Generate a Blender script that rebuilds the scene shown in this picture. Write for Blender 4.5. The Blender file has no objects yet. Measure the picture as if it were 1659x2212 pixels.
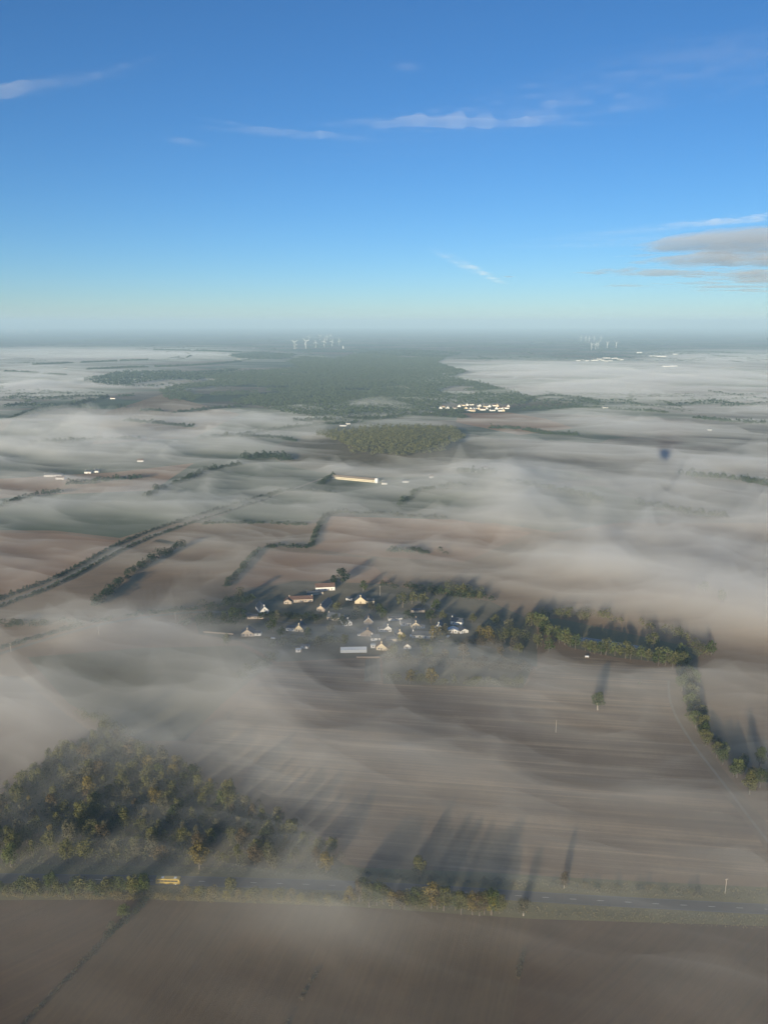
import bpy, math, random
import numpy as np
from mathutils import Vector, Matrix

# ------------------------------------------------------------------ camera
W0, H0, F0 = 1659.0, 2212.0, 1661.0          # photograph's picture units
EYE = 270.0                                   # height of the balloon basket over the fields
HORIZON = 697.0
PITCH = math.atan((H0 / 2 - HORIZON) / F0)
scene = bpy.context.scene
COL = scene.collection
cam_d = bpy.data.cameras.new("camera")
cam = bpy.data.objects.new("camera", cam_d)
COL.objects.link(cam)
cam.location = (0, 0, EYE)
cam.rotation_euler = (math.pi / 2 - PITCH, 0, 0)
cam_d.sensor_fit = 'VERTICAL'
cam_d.sensor_height = 36.0
cam_d.lens = 36.0 * F0 / H0
cam_d.clip_start = 0.05
cam_d.clip_end = 200000
scene.camera = cam


def ray(u, v):
    x = (u - W0 / 2) / F0
    yd = (v - H0 / 2) / F0
    return np.array([x, math.cos(PITCH) - yd * math.sin(PITCH), -math.sin(PITCH) - yd * math.cos(PITCH)])


def gp(u, v, z=0.0):
    d = ray(u, v)
    t = (z - EYE) / d[2]
    return (d[0] * t, d[1] * t)


def to_pic(x, y, z):
    """picture position of points of the place (used to read where the mist lies thick)"""
    dz = z - EYE
    fwd = y * math.cos(PITCH) - dz * math.sin(PITCH)
    up = y * math.sin(PITCH) + dz * math.cos(PITCH)
    return W0 / 2 + F0 * x / fwd, H0 / 2 - F0 * up / fwd


# ------------------------------------------------------------------ sky, sun, exposure
BALLOON_C = np.array([1.0, -3.0, EYE + 16.0])
sx, sy = gp(1435, 984, 14.0)
sd = np.array([sx, sy, 14.0]) - BALLOON_C      # the way the sunlight travels: past the balloon to its shadow on the mist
sd /= np.linalg.norm(sd)
SUN_EL = math.asin(-sd[2])
SUN_AZ = math.atan2(-sd[0], -sd[1])            # clockwise from +Y
world = bpy.data.worlds.new("World")
scene.world = world
world.use_nodes = True
wt = world.node_tree
wt.nodes.clear()
wo = wt.nodes.new("ShaderNodeOutputWorld")
wb = wt.nodes.new("ShaderNodeBackground")
sk = wt.nodes.new("ShaderNodeTexSky")
sk.sky_type = 'NISHITA'
sk.sun_disc = False
sk.sun_elevation = SUN_EL
sk.sun_rotation = SUN_AZ
sk.altitude = 1800
sk.air_density = 1.0
sk.dust_density = 0.15
sk.ozone_density = 4.5
hs = wt.nodes.new("ShaderNodeHueSaturation")
hs.inputs['Saturation'].default_value = 1.06
wt.links.new(sk.outputs[0], hs.inputs['Color'])
tint = wt.nodes.new("ShaderNodeMix"); tint.data_type = 'RGBA'; tint.blend_type = 'MULTIPLY'
tint.inputs["Factor"].default_value = 1.0
tint.inputs["B"].default_value = (1.0, 0.985, 1.0, 1)
wt.links.new(hs.outputs[0], tint.inputs["A"])
wt.links.new(tint.outputs["Result"], wb.inputs[0])
wb.inputs[1].default_value = 0.09
wt.links.new(wb.outputs[0], wo.inputs[0])

sun_d = bpy.data.lights.new("sun", 'SUN')
sun_d.energy = 5.0
sun_d.angle = math.radians(0.53)
sun_d.color = (1.0, 0.855, 0.60)
sun = bpy.data.objects.new("sun", sun_d)
COL.objects.link(sun)
sun.rotation_euler = Vector(sd).to_track_quat('-Z', 'Y').to_euler()

scene.view_settings.view_transform = 'Standard'
scene.view_settings.look = 'None'
scene.view_settings.exposure = 0.58
scene.view_settings.gamma = 1.0
scene.view_settings.use_curve_mapping = False
scene.render.engine = 'CYCLES'
cy = scene.cycles
cy.use_denoising = True
cy.max_bounces = 8
cy.diffuse_bounces = 2
cy.glossy_bounces = 2
cy.transmission_bounces = 3
cy.volume_bounces = 3
cy.transparent_max_bounces = 24
cy.use_adaptive_sampling = True
cy.adaptive_threshold = 0.02
cy.sample_clamp_indirect = 4.0

rng = np.random.default_rng(7)
random.seed(7)
R = math.radians

# ------------------------------------------------------------------ helpers


def tag(o, label=None, cat=None, group=None, kind=None):
    if label: o["label"] = label
    if cat: o["category"] = cat
    if group: o["group"] = group
    if kind: o["kind"] = kind
    return o


def link(o, parent=None):
    COL.objects.link(o)
    if parent is not None:
        o.parent = parent
    return o


def empty(name, loc=(0, 0, 0), rz=0.0, s=1.0):
    o = bpy.data.objects.new(name, None)
    o.empty_display_size = 0.5
    o.location = loc
    o.rotation_euler = (0, 0, rz)
    o.scale = (s, s, s) if not hasattr(s, '__len__') else s
    return link(o)


def mesh_of(name, V, Fc, m=None, smooth=False):
    me = bpy.data.meshes.new(name)
    me.from_pydata([tuple(map(float, p)) for p in V], [], [tuple(f) for f in Fc])
    if m: me.materials.append(m)
    if smooth:
        me.polygons.foreach_set("use_smooth", [True] * len(me.polygons))
    me.update()
    return me


def quad_mesh(name, V, m=None):
    """V: (4n,3) array, every four points one face"""
    n = len(V) // 4
    me = bpy.data.meshes.new(name)
    me.vertices.add(4 * n)
    me.vertices.foreach_set("co", np.asarray(V, dtype=np.float32).ravel())
    me.loops.add(4 * n)
    me.loops.foreach_set("vertex_index", np.arange(4 * n, dtype=np.int32))
    me.polygons.add(n)
    me.polygons.foreach_set("loop_start", np.arange(0, 4 * n, 4, dtype=np.int32))
    me.polygons.foreach_set("loop_total", np.full(n, 4, dtype=np.int32))
    if m: me.materials.append(m)
    me.update()
    me.validate()
    return me


def obj(name, me, parent=None, loc=None, rz=None):
    o = bpy.data.objects.new(name, me)
    if loc is not None: o.location = loc
    if rz is not None: o.rotation_euler = (0, 0, rz)
    return link(o, parent)


class MB:
    """collects boxes, tubes and faces for one mesh"""
    def __init__(s): s.V, s.F = [], []
    def face(s, pts):
        k = len(s.V); s.V += [tuple(p) for p in pts]; s.F.append(tuple(range(k, k + len(pts)))); return s
    def box(s, x0, x1, y0, y1, z0, z1):
        k = len(s.V)
        s.V += [(x0, y0, z0), (x1, y0, z0), (x1, y1, z0), (x0, y1, z0), (x0, y0, z1), (x1, y0, z1), (x1, y1, z1), (x0, y1, z1)]
        s.F += [(k, k + 3, k + 2, k + 1), (k + 4, k + 5, k + 6, k + 7), (k, k + 1, k + 5, k + 4), (k + 1, k + 2, k + 6, k + 5), (k + 2, k + 3, k + 7, k + 6), (k + 3, k, k + 4, k + 7)]
        return s
    def tube(s, pts, rad, n=7, cap=True):
        k0 = len(s.V)
        pts = [Vector(p) for p in pts]
        for i, p in enumerate(pts):
            d = (pts[min(i + 1, len(pts) - 1)] - pts[max(i - 1, 0)]).normalized()
            a = d.orthogonal().normalized() if abs(d.z) < .95 else Vector((1, 0, 0))
            a = (a - d * a.dot(d)).normalized(); b = d.cross(a)
            r = rad[i] if hasattr(rad, '__len__') else rad
            for j in range(n):
                t = 2 * math.pi * j / n
                s.V.append(tuple(p + a * math.cos(t) * r + b * math.sin(t) * r))
        for i in range(len(pts) - 1):
            for j in range(n):
                s.F.append((k0 + i * n + j, k0 + i * n + (j + 1) % n, k0 + (i + 1) * n + (j + 1) % n, k0 + (i + 1) * n + j))
        if cap:
            s.F.append(tuple(k0 + j for j in reversed(range(n))))
            s.F.append(tuple(k0 + (len(pts) - 1) * n + j for j in range(n)))
        return s
    def mesh(s, name, m, smooth=False): return mesh_of(name, s.V, s.F, m, smooth)
    def build(s, name, m, parent=None, smooth=False): return obj(name, s.mesh(name, m, smooth), parent)


TAB = np.random.default_rng(3).random((256, 256))


def vnoise(x, y, o=0):
    x = np.asarray(x) + 17.3 * o; y = np.asarray(y) + 9.7 * o
    xi = np.floor(x).astype(int); yi = np.floor(y).astype(int)
    fx = x - xi; fy = y - yi
    fx = fx * fx * fx * (fx * (fx * 6 - 15) + 10); fy = fy * fy * fy * (fy * (fy * 6 - 15) + 10)
    a = TAB[xi & 255, yi & 255]; b = TAB[(xi + 1) & 255, yi & 255]; c = TAB[xi & 255, (yi + 1) & 255]; d = TAB[(xi + 1) & 255, (yi + 1) & 255]
    return (a * (1 - fx) + b * fx) * (1 - fy) + (c * (1 - fx) + d * fx) * fy


def inside(P, x, y):
    x = np.asarray(x); y = np.asarray(y)
    r = np.zeros(x.shape, bool)
    n = len(P)
    for i in range(n):
        x1, y1 = P[i]; x2, y2 = P[(i + 1) % n]
        c = ((y1 > y) != (y2 > y)) & (x < (x2 - x1) * (y - y1) / (y2 - y1 + 1e-12) + x1)
        r ^= c
    return r


# ------------------------------------------------------------------ materials
def mat(name, col, rough=0.9, spec=0.2, noise=None, amt=0.3, metal=0.0):
    m = bpy.data.materials.new(name); m.use_nodes = True
    t = m.node_tree; b = t.nodes["Principled BSDF"]
    b.inputs["Roughness"].default_value = rough
    b.inputs["Specular IOR Level"].default_value = spec
    b.inputs["Metallic"].default_value = metal
    if noise:
        g = t.nodes.new("ShaderNodeNewGeometry")
        n = t.nodes.new("ShaderNodeTexNoise"); n.inputs["Scale"].default_value = noise; n.inputs["Detail"].default_value = 5
        t.links.new(g.outputs["Position"], n.inputs["Vector"])
        mx = t.nodes.new("ShaderNodeMix"); mx.data_type = 'RGBA'
        mx.inputs["A"].default_value = (*[c * (1 - amt) for c in col], 1)
        mx.inputs["B"].default_value = (*[min(1, c * (1 + amt)) for c in col], 1)
        t.links.new(n.outputs["Fac"], mx.inputs["Factor"])
        t.links.new(mx.outputs["Result"], b.inputs["Base Color"])
    else:
        b.inputs["Base Color"].default_value = (*col, 1)
    return m


def mat_leaf(name, c1, c2):
    m = bpy.data.materials.new(name); m.use_nodes = True
    t = m.node_tree; t.nodes.clear()
    out = t.nodes.new("ShaderNodeOutputMaterial")
    oi = t.nodes.new("ShaderNodeObjectInfo")
    g = t.nodes.new("ShaderNodeNewGeometry")
    n = t.nodes.new("ShaderNodeTexNoise"); n.inputs["Scale"].default_value = 0.35; n.inputs["Detail"].default_value = 4
    t.links.new(g.outputs["Position"], n.inputs["Vector"])
    ad = t.nodes.new("ShaderNodeMath"); ad.operation = 'MULTIPLY_ADD'
    ad.inputs[1].default_value = 0.55; t.links.new(oi.outputs["Random"], ad.inputs[0])
    t.links.new(n.outputs["Fac"], ad.inputs[2])
    ri = t.nodes.new("ShaderNodeMath"); ri.operation = 'MULTIPLY_ADD'
    ri.inputs[1].default_value = 0.35; t.links.new(g.outputs["Random Per Island"], ri.inputs[0]); t.links.new(ad.outputs[0], ri.inputs[2])
    mr = t.nodes.new("ShaderNodeMapRange"); mr.inputs["From Min"].default_value = 0.45; mr.inputs["From Max"].default_value = 1.4
    t.links.new(ri.outputs[0], mr.inputs["Value"])
    mx = t.nodes.new("ShaderNodeMix"); mx.data_type = 'RGBA'
    mx.inputs["A"].default_value = (*c1, 1); mx.inputs["B"].default_value = (*c2, 1)
    t.links.new(mr.outputs["Result"], mx.inputs["Factor"])
    df = t.nodes.new("ShaderNodeBsdfDiffuse"); tr = t.nodes.new("ShaderNodeBsdfTranslucent")
    t.links.new(mx.outputs["Result"], df.inputs[0]); t.links.new(mx.outputs["Result"], tr.inputs[0])
    ms = t.nodes.new("ShaderNodeMixShader"); ms.inputs[0].default_value = 0.25
    t.links.new(df.outputs[0], ms.inputs[1]); t.links.new(tr.outputs[0], ms.inputs[2])
    t.links.new(ms.outputs[0], out.inputs[0])
    return m


def mat_field(name, c1, c2, ang=0.0, row=3.0, stretch=60.0, rows=0.6, blotch=60.0, bump=0.0, c3=None):
    """soil or crop: rows run at ang (radians from +X); row = spacing of the row pattern in metres"""
    m = bpy.data.materials.new(name); m.use_nodes = True
    t = m.node_tree; b = t.nodes["Principled BSDF"]
    b.inputs["Roughness"].default_value = 0.95; b.inputs["Specular IOR Level"].default_value = 0.1
    g = t.nodes.new("ShaderNodeNewGeometry")
    ro = t.nodes.new("ShaderNodeVectorRotate"); ro.rotation_type = 'Z_AXIS'; ro.inputs["Angle"].default_value = -ang
    t.links.new(g.outputs["Position"], ro.inputs["Vector"])

    def nz(sx_, sy_, det, rough=0.6, src=None):
        mp = t.nodes.new("ShaderNodeMapping"); mp.inputs["Scale"].default_value = (sx_, sy_, 1)
        t.links.new((src or ro).outputs["Vector"], mp.inputs["Vector"])
        n = t.nodes.new("ShaderNodeTexNoise"); n.inputs["Scale"].default_value = 1.0
        n.inputs["Detail"].default_value = det; n.inputs["Roughness"].default_value = rough
        t.links.new(mp.outputs["Vector"], n.inputs["Vector"])
        return n
    n1 = nz(1 / (row * stretch), 1 / row, 3, .7)
    n2 = nz(1 / blotch, 1 / blotch, 5, .6)
    n3 = nz(1 / (row * stretch * 5), 1 / (row * 6), 2, .6)
    n4 = nz(0.5, 0.5, 4, .7)

    def ma(op, a, bb):
        q = t.nodes.new("ShaderNodeMath"); q.operation = op
        for i, x in enumerate((a, bb)):
            if isinstance(x, (int, float)): q.inputs[i].default_value = x
            else: t.links.new(x, q.inputs[i])
        return q.outputs[0]
    tot = ma('MULTIPLY', n1.outputs["Fac"], rows)
    tot = ma('ADD', tot, ma('MULTIPLY', n3.outputs["Fac"], rows * .9))
    tot = ma('ADD', tot, ma('MULTIPLY', n2.outputs["Fac"], 1.0))
    tot = ma('ADD', tot, ma('MULTIPLY', n4.outputs["Fac"], 0.35))
    mid = 0.5 * (1.35 + 1.9 * rows)
    mr = t.nodes.new("ShaderNodeMapRange")
    mr.inputs["From Min"].default_value = mid - 0.32 - .12 * rows; mr.inputs["From Max"].default_value = mid + 0.32 + .12 * rows
    t.links.new(tot, mr.inputs["Value"])
    cr = t.nodes.new("ShaderNodeValToRGB")
    cr.color_ramp.elements[0].color = (*c1, 1); cr.color_ramp.elements[1].color = (*c2, 1)
    if c3:
        e = cr.color_ramp.elements.new(0.5); e.color = (*c3, 1)
    t.links.new(mr.outputs["Result"], cr.inputs[0])
    t.links.new(cr.outputs[0], b.inputs["Base Color"])
    if bump:
        bp = t.nodes.new("ShaderNodeBump"); bp.inputs["Strength"].default_value = bump; bp.inputs["Distance"].default_value = 0.3
        t.links.new(n1.outputs["Fac"], bp.inputs["Height"]); t.links.new(bp.outputs[0], b.inputs["Normal"])
    return m


def mat_volume(name, dens, col=(1, 1, 1), g=0.0, principled=False):
    m = bpy.data.materials.new(name); m.use_nodes = True
    t = m.node_tree; t.nodes.clear()
    out = t.nodes.new("ShaderNodeOutputMaterial")
    if principled:
        v = t.nodes.new("ShaderNodeVolumePrincipled")
        v.inputs["Density Attribute"].default_value = ""
        v.inputs["Color Attribute"].default_value = ""
        v.inputs["Temperature Attribute"].default_value = ""
    else:
        v = t.nodes.new("ShaderNodeVolumeScatter")
    v.inputs["Color"].default_value = (*col, 1)
    v.inputs["Density"].default_value = dens
    v.inputs["Anisotropy"].default_value = g
    t.links.new(v.outputs[0], out.inputs["Volume"])
    m.cycles.homogeneous_volume = True
    return m


LEAF = dict(
    green=mat_leaf("leaf_green", (0.045, 0.062, 0.022), (0.10, 0.125, 0.045)),
    olive=mat_leaf("leaf_olive", (0.085, 0.09, 0.036), (0.165, 0.16, 0.068)),
    ochre=mat_leaf("leaf_ochre", (0.13, 0.105, 0.036), (0.24, 0.19, 0.07)),
    rust=mat_leaf("leaf_rust", (0.095, 0.074, 0.045), (0.16, 0.122, 0.07)),
    dark=mat_leaf("leaf_dark", (0.02, 0.034, 0.016), (0.05, 0.068, 0.028)),
    yellow=mat_leaf("leaf_yellow", (0.18, 0.15, 0.03), (0.30, 0.26, 0.06)),
    lime=mat_leaf("leaf_lime", (0.085, 0.105, 0.038), (0.155, 0.175, 0.07)),
    grey=mat_leaf("leaf_grey", (0.085, 0.082, 0.055), (0.165, 0.155, 0.105)),
    forest=mat_leaf("leaf_forest", (0.03, 0.05, 0.03), (0.09, 0.115, 0.058)))
BARK = mat("bark", (0.13, 0.105, 0.085), noise=1.5)
PALE_BARK = mat("pale_bark", (0.42, 0.37, 0.31), noise=1.5)

# ------------------------------------------------------------------ ground and fields
SOIL = mat_field("soil_plain", (0.075, 0.05, 0.034), (0.15, 0.105, 0.075), rows=.3, row=4)


def mat_country():
    m = bpy.data.materials.new("farmland_patchwork"); m.use_nodes = True
    t = m.node_tree; b = t.nodes["Principled BSDF"]
    b.inputs["Roughness"].default_value = 0.95; b.inputs["Specular IOR Level"].default_value = 0.1
    g = t.nodes.new("ShaderNodeNewGeometry")
    mp = t.nodes.new("ShaderNodeMapping"); mp.inputs["Scale"].default_value = (1 / 420, 1 / 330, 1); mp.inputs["Rotation"].default_value = (0, 0, .4)
    t.links.new(g.outputs["Position"], mp.inputs["Vector"])
    v = t.nodes.new("ShaderNodeTexVoronoi"); v.voronoi_dimensions = '2D'; v.inputs["Scale"].default_value = 1; v.distance = 'CHEBYCHEV'
    t.links.new(mp.outputs[0], v.inputs["Vector"])
    sp = t.nodes.new("ShaderNodeSeparateColor"); t.links.new(v.outputs["Color"], sp.inputs[0])
    cr = t.nodes.new("ShaderNodeValToRGB"); cr.color_ramp.interpolation = 'CONSTANT'
    cols = [(0, (0.10, .07, .048)), (.18, (.055, .075, .03)), (.38, (.16, .115, .08)), (.5, (.045, .06, .028)), (.66, (.13, .10, .07)), (.76, (.075, .10, .045)), (.9, (.2, .155, .11))]
    e = cr.color_ramp.elements
    e[0].position = 0; e[0].color = (*cols[0][1], 1); e[1].position = cols[1][0]; e[1].color = (*cols[1][1], 1)
    for p, c in cols[2:]:
        q = e.new(p); q.color = (*c, 1)
    t.links.new(sp.outputs[0], cr.inputs[0])
    n = t.nodes.new("ShaderNodeTexNoise"); n.inputs["Scale"].default_value = 0.012; n.inputs["Detail"].default_value = 7
    t.links.new(g.outputs["Position"], n.inputs["Vector"])
    mx = t.nodes.new("ShaderNodeMix"); mx.data_type = 'RGBA'; mx.blend_type = 'MULTIPLY'; mx.inputs["Factor"].default_value = .8
    cr2 = t.nodes.new("ShaderNodeValToRGB"); cr2.color_ramp.elements[0].color = (.5, .5, .5, 1); cr2.color_ramp.elements[1].color = (1.3, 1.3, 1.3, 1)
    cr2.color_ramp.elements[0].position = .3; cr2.color_ramp.elements[1].position = .7
    t.links.new(n.outputs["Fac"], cr2.inputs[0])
    t.links.new(cr.outputs[0], mx.inputs["A"]); t.links.new(cr2.outputs[0], mx.inputs["B"])
    t.links.new(mx.outputs["Result"], b.inputs["Base Color"])
    return m


GR = 39000.0
tag(obj("ground", mesh_of("ground", [(-GR, -3000, 0), (GR, -3000, 0), (GR, GR, 0), (-GR, GR, 0)], [(0, 1, 2, 3)], mat_country())), "farmland running to the hazy horizon", None, None, "structure")

ROWANG = math.atan2(gp(1479, 1771)[1] - gp(829, 1721)[1], gp(1479, 1771)[0] - gp(829, 1721)[0])
STUBBLE = mat_field("stubble_rows", (0.12, 0.062, 0.028), (0.46, 0.31, 0.17), ang=ROWANG, row=2.6, stretch=60, rows=1.4, blotch=45, bump=.5, c3=(0.225, 0.130, 0.066))
HEAD = mat_field("headland_soil", (0.138, 0.081, 0.042), (0.300, 0.196, 0.109), ang=R(-52), row=1.1, stretch=25, rows=.6, blotch=18)
DARKP = mat_field("dark_plough", (0.062, 0.026, 0.009), (0.140, 0.069, 0.027), ang=R(40), row=2.4, stretch=30, rows=.9, blotch=30, bump=.4)
DARKP2 = mat_field("dark_plough_olive", (0.066, 0.032, 0.011), (0.150, 0.082, 0.032), ang=R(72), row=2.2, stretch=24, rows=.7, blotch=22, bump=.4)
PINK = mat_field("red_tilled_soil", (0.250, 0.121, 0.057), (0.413, 0.218, 0.109), ang=R(15), row=5, stretch=40, rows=.5, blotch=90)
TAN = mat_field("tan_tilled_soil", (0.188, 0.106, 0.053), (0.325, 0.196, 0.102), ang=R(10), row=4, stretch=40, rows=.6, blotch=70)
GREEN = mat_field("young_crop", (0.04, 0.06, 0.028), (0.085, 0.11, 0.05), ang=R(20), row=4, stretch=40, rows=.4, blotch=80)
GRASS = mat_field("meadow_grass", (0.13, 0.105, 0.05), (0.21, 0.17, 0.085), ang=0, row=3, stretch=4, rows=.3, blotch=25)
DRYG = mat_field("dry_verge_grass", (0.11, 0.095, 0.032), (0.23, 0.19, 0.07), ang=R(-3), row=.8, stretch=10, rows=.5, blotch=9)
SCRUBM = mat_field("scrub_ground", (0.094, 0.073, 0.040), (0.200, 0.152, 0.083), row=3, stretch=3, rows=.4, blotch=16)
ROADM = mat("asphalt", (0.075, 0.073, 0.072), rough=.75, noise=.4, amt=.18)
PATHM = mat("pale_gravel", (0.19, 0.155, 0.115), noise=.3, amt=.2)
PAINT = mat("road_paint", (0.75, 0.74, 0.7), noise=3, amt=.15)
WATERM = mat("pond_water", (0.02, 0.03, 0.035), rough=.06, spec=.5)


def sheet(name, pts, m, z, label=None):
    P = [(*gp(u, v), z) for u, v in pts]
    me = mesh_of(name, P, [tuple(range(len(P)))], m)
    if me.polygons[0].normal.z < 0:
        me.flip_normals()
    o = obj(name, me)
    return tag(o, label, None, None, "structure")


sheet("fallow_land", [(-400, 1130), (2060, 1130), (2600, 2330), (-900, 2330)], TAN, .008, "plain brown soil between and under the nearer fields")
FIELD1 = [(596, 1432), (800, 1425), (822, 1420), (826, 1478), (1130, 1488), (1160, 1445), (1245, 1418), (1330, 1425), (1475, 1456), (1470, 1500), (1465, 1550), (1500, 1625), (1560, 1710), (1640, 1815), (1690, 1893), (1250, 1888), (980, 1882), (770, 1874), (640, 1760), (520, 1680), (430, 1620), (520, 1520)]
sheet("stubble_field", FIELD1, STUBBLE, .02, "broad stubble field in pale and brown rows, lone tree standing in it")
sheet("field_headland", [(1440, 1470), (1470, 1470), (1475, 1530), (1500, 1580), (1560, 1660), (1640, 1760), (1740, 1880), (1700, 1897), (1640, 1815), (1560, 1710), (1500, 1625), (1455, 1550)], HEAD, .024, "bare trodden headland along the right edge of the stubble field")
sheet("ploughed_field", [(-140, 1945), (314, 1943), (50, 2228), (-40, 2330), (-260, 2330)], DARKP, .02, "dark ploughed field in the bottom left corner")
sheet("ploughed_field", [(314, 1943), (752, 1958), (725, 2020), (694, 2090), (608, 2330), (-40, 2330), (50, 2228)], DARKP2, .02, "dark brown ploughed field below the yellow coach")
sheet("ploughed_field", [(752, 1958), (1150, 1985), (1138, 2040), (1118, 2140), (1090, 2330), (608, 2330), (694, 2090), (725, 2020)], DARKP2, .02, "olive brown field between the two broken ditches")
sheet("ploughed_field", [(1150, 1985), (1800, 2005), (1900, 2330), (1090, 2330), (1118, 2140), (1138, 2040)], DARKP, .02, "dark field under the road at the bottom right")
sheet("kitchen_garden", [(826, 1420), (1150, 1440), (1130, 1486), (828, 1477)], SCRUBM, .022, "dark scrubby plot between the hamlet and the stubble field")
sheet("garden_strip", [(790, 1424), (820, 1422), (824, 1470), (786, 1472)], mat_field("stalk_rows", (.10, .08, .05), (.34, .27, .18), ang=R(96), row=1.3, stretch=20, rows=1.2, blotch=40), .026, "pale striped vegetable plot at the edge of the hamlet")
sheet("hamlet_gardens", [(420, 1330), (520, 1280), (640, 1255), (850, 1262), (1060, 1300), (1160, 1345), (1160, 1440), (826, 1418), (600, 1430), (520, 1385), (430, 1370)], SCRUBM, .018, "dark gardens and yards around the hamlet houses")
sheet("meadow", [(60, 1420), (300, 1400), (520, 1395), (590, 1432), (480, 1520), (400, 1600), (300, 1600), (150, 1520)], GRASS, .02, "dim green meadow left of the stubble field")
sheet("tilled_field", [(-150, 1470), (40, 1460), (140, 1540), (225, 1600), (100, 1650), (-20, 1730), (-200, 1800)], mat_field("mauve_soil", (.13, .08, .055), (.21, .14, .10), row=4, rows=.3), .02, "mauve brown field behind the lower left wood")
sheet("red_field", [(-160, 1150), (120, 1152), (255, 1168), (190, 1210), (60, 1272), (-160, 1350)], PINK, .03, "reddish tilled field at the left edge below the green field")
sheet("green_field", [(-160, 1095), (60, 1075), (320, 1070), (520, 1060), (430, 1110), (330, 1142), (260, 1162), (120, 1146), (-160, 1144)], GREEN, .03, "grey green crop field left of the long lane")
sheet("tan_field", [(420, 1135), (660, 1137), (668, 1180), (570, 1186), (500, 1262), (430, 1320), (200, 1345), (240, 1280), (400, 1182), (330, 1170)], TAN, .03, "tan tilled field between the lane and the short hedge")
sheet("tan_field", [(-160, 1400), (0, 1305), (150, 1248), (330, 1160), (400, 1176), (290, 1222), (200, 1312), (180, 1350), (0, 1405)], TAN, .03, "tan tilled field in the strip along the lane's near side")
sheet("red_field", [(715, 1115), (980, 1122), (1150, 1150), (1000, 1215), (780, 1200), (680, 1186)], PINK, .03, "reddish field enclosed by the dark hedge above the hamlet")
sheet("red_field", [(580, 1188), (790, 1205), (850, 1262), (640, 1253), (500, 1275)], PINK, .03, "reddish field directly behind the hamlet houses")
sheet("green_field", [(590, 1070), (700, 1060), (860, 1090), (870, 1108), (715, 1108), (660, 1130), (440, 1130)], GREEN, .03, "grey green field in front of the long shed")
sheet("green_field", [(880, 1090), (1010, 1056), (1300, 1050), (1450, 1110), (1200, 1150), (980, 1116)], GREEN, .03, "grey green field right of the long shed")
sheet("brown_field", [(850, 1266), (1100, 1240), (1500, 1330), (1659, 1360), (1900, 1480), (1700, 1520), (1500, 1400), (1180, 1330), (1060, 1296)], TAN, .03, "brown field beyond the pond, mostly under mist")
sheet("brown_field", [(1490, 1440), (1530, 1420), (1900, 1500), (2000, 1700), (1700, 1700), (1560, 1600)], TAN, .02, "brown field right of the hedge trees, under thin mist")
sheet("red_field", [(-100, 1040), (250, 1020), (420, 1000), (330, 1060), (60, 1070), (-100, 1090)], PINK, .05, "pale reddish field by the farm at the left edge")
sheet("tan_field", [(230, 890), (350, 852), (520, 895), (420, 945), (200, 960)], TAN, .05, "tan field in front of the left tip of the forest")
sheet("green_field", [(-80, 893), (60, 885), (110, 880), (30, 905), (-80, 915)], GREEN, .05, "green field at the left edge by the dark tree belt")
sheet("tan_field", [(-80, 915), (30, 906), (10, 930), (-80, 940)], TAN, .05, "small tan field at the left edge below the green one")
sheet("red_field", [(990, 893), (1100, 891), (1180, 905), (1240, 925), (1120, 940), (985, 912)], PINK, .05, "reddish field below the far village")
sheet("pasture", [(1140, 868), (1180, 862), (1240, 868), (1220, 880), (1150, 880)], GRASS, .05, "green pasture right of the far village")
sheet("meadow", [(1160, 1340), (1300, 1325), (1440, 1355), (1520, 1410), (1480, 1436), (1330, 1420), (1230, 1398)], GRASS, .024, "grass bank around the pond")
pond = sheet("pond", [(1235, 1378), (1265, 1377), (1330, 1386), (1385, 1396), (1395, 1400), (1370, 1401), (1300, 1395), (1250, 1385)], WATERM, .04, "dark narrow pond inside the ring of trees")
sheet("lake", [(612, 822), (622, 818), (640, 819), (633, 823)], mat("lake_water", (.25, .28, .3), rough=.05, spec=.5), .1, "small bright lake in the forest")


# lanes and the main road
def strip_pts(px, w, n=60):
    P = [np.array(gp(u, v)) for u, v in px]
    # Catmull-Rom through the points
    out = []
    for i in range(len(P) - 1):
        p0 = P[max(i - 1, 0)]; p1 = P[i]; p2 = P[i + 1]; p3 = P[min(i + 2, len(P) - 1)]
        k = max(2, n // (len(P) - 1))
        for j in range(k):
            t = j / k
            out.append(.5 * ((2 * p1) + (-p0 + p2) * t + (2 * p0 - 5 * p1 + 4 * p2 - p3) * t * t + (-p0 + 3 * p1 - 3 * p2 + p3) * t ** 3))
    out.append(P[-1])
    C = np.array(out)
    T = np.gradient(C, axis=0); T /= np.linalg.norm(T, axis=1)[:, None]
    N = np.stack([-T[:, 1], T[:, 0]], 1)
    return C, T, N


def strip(name, px, w, m, z, label, off=0.0, n=60):
    C, T, N = strip_pts(px, w, n)
    a = C + N * (off - w / 2); b = C + N * (off + w / 2)
    V = [(*p, z) for p in a] + [(*p, z) for p in b]
    k = len(C)
    me = mesh_of(name, V, [(i, i + 1, k + i + 1, k + i) for i in range(k - 1)], m)
    if me.polygons[0].normal.z < 0: me.flip_normals()
    return tag(obj(name, me), label, None, None, "structure")


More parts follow.
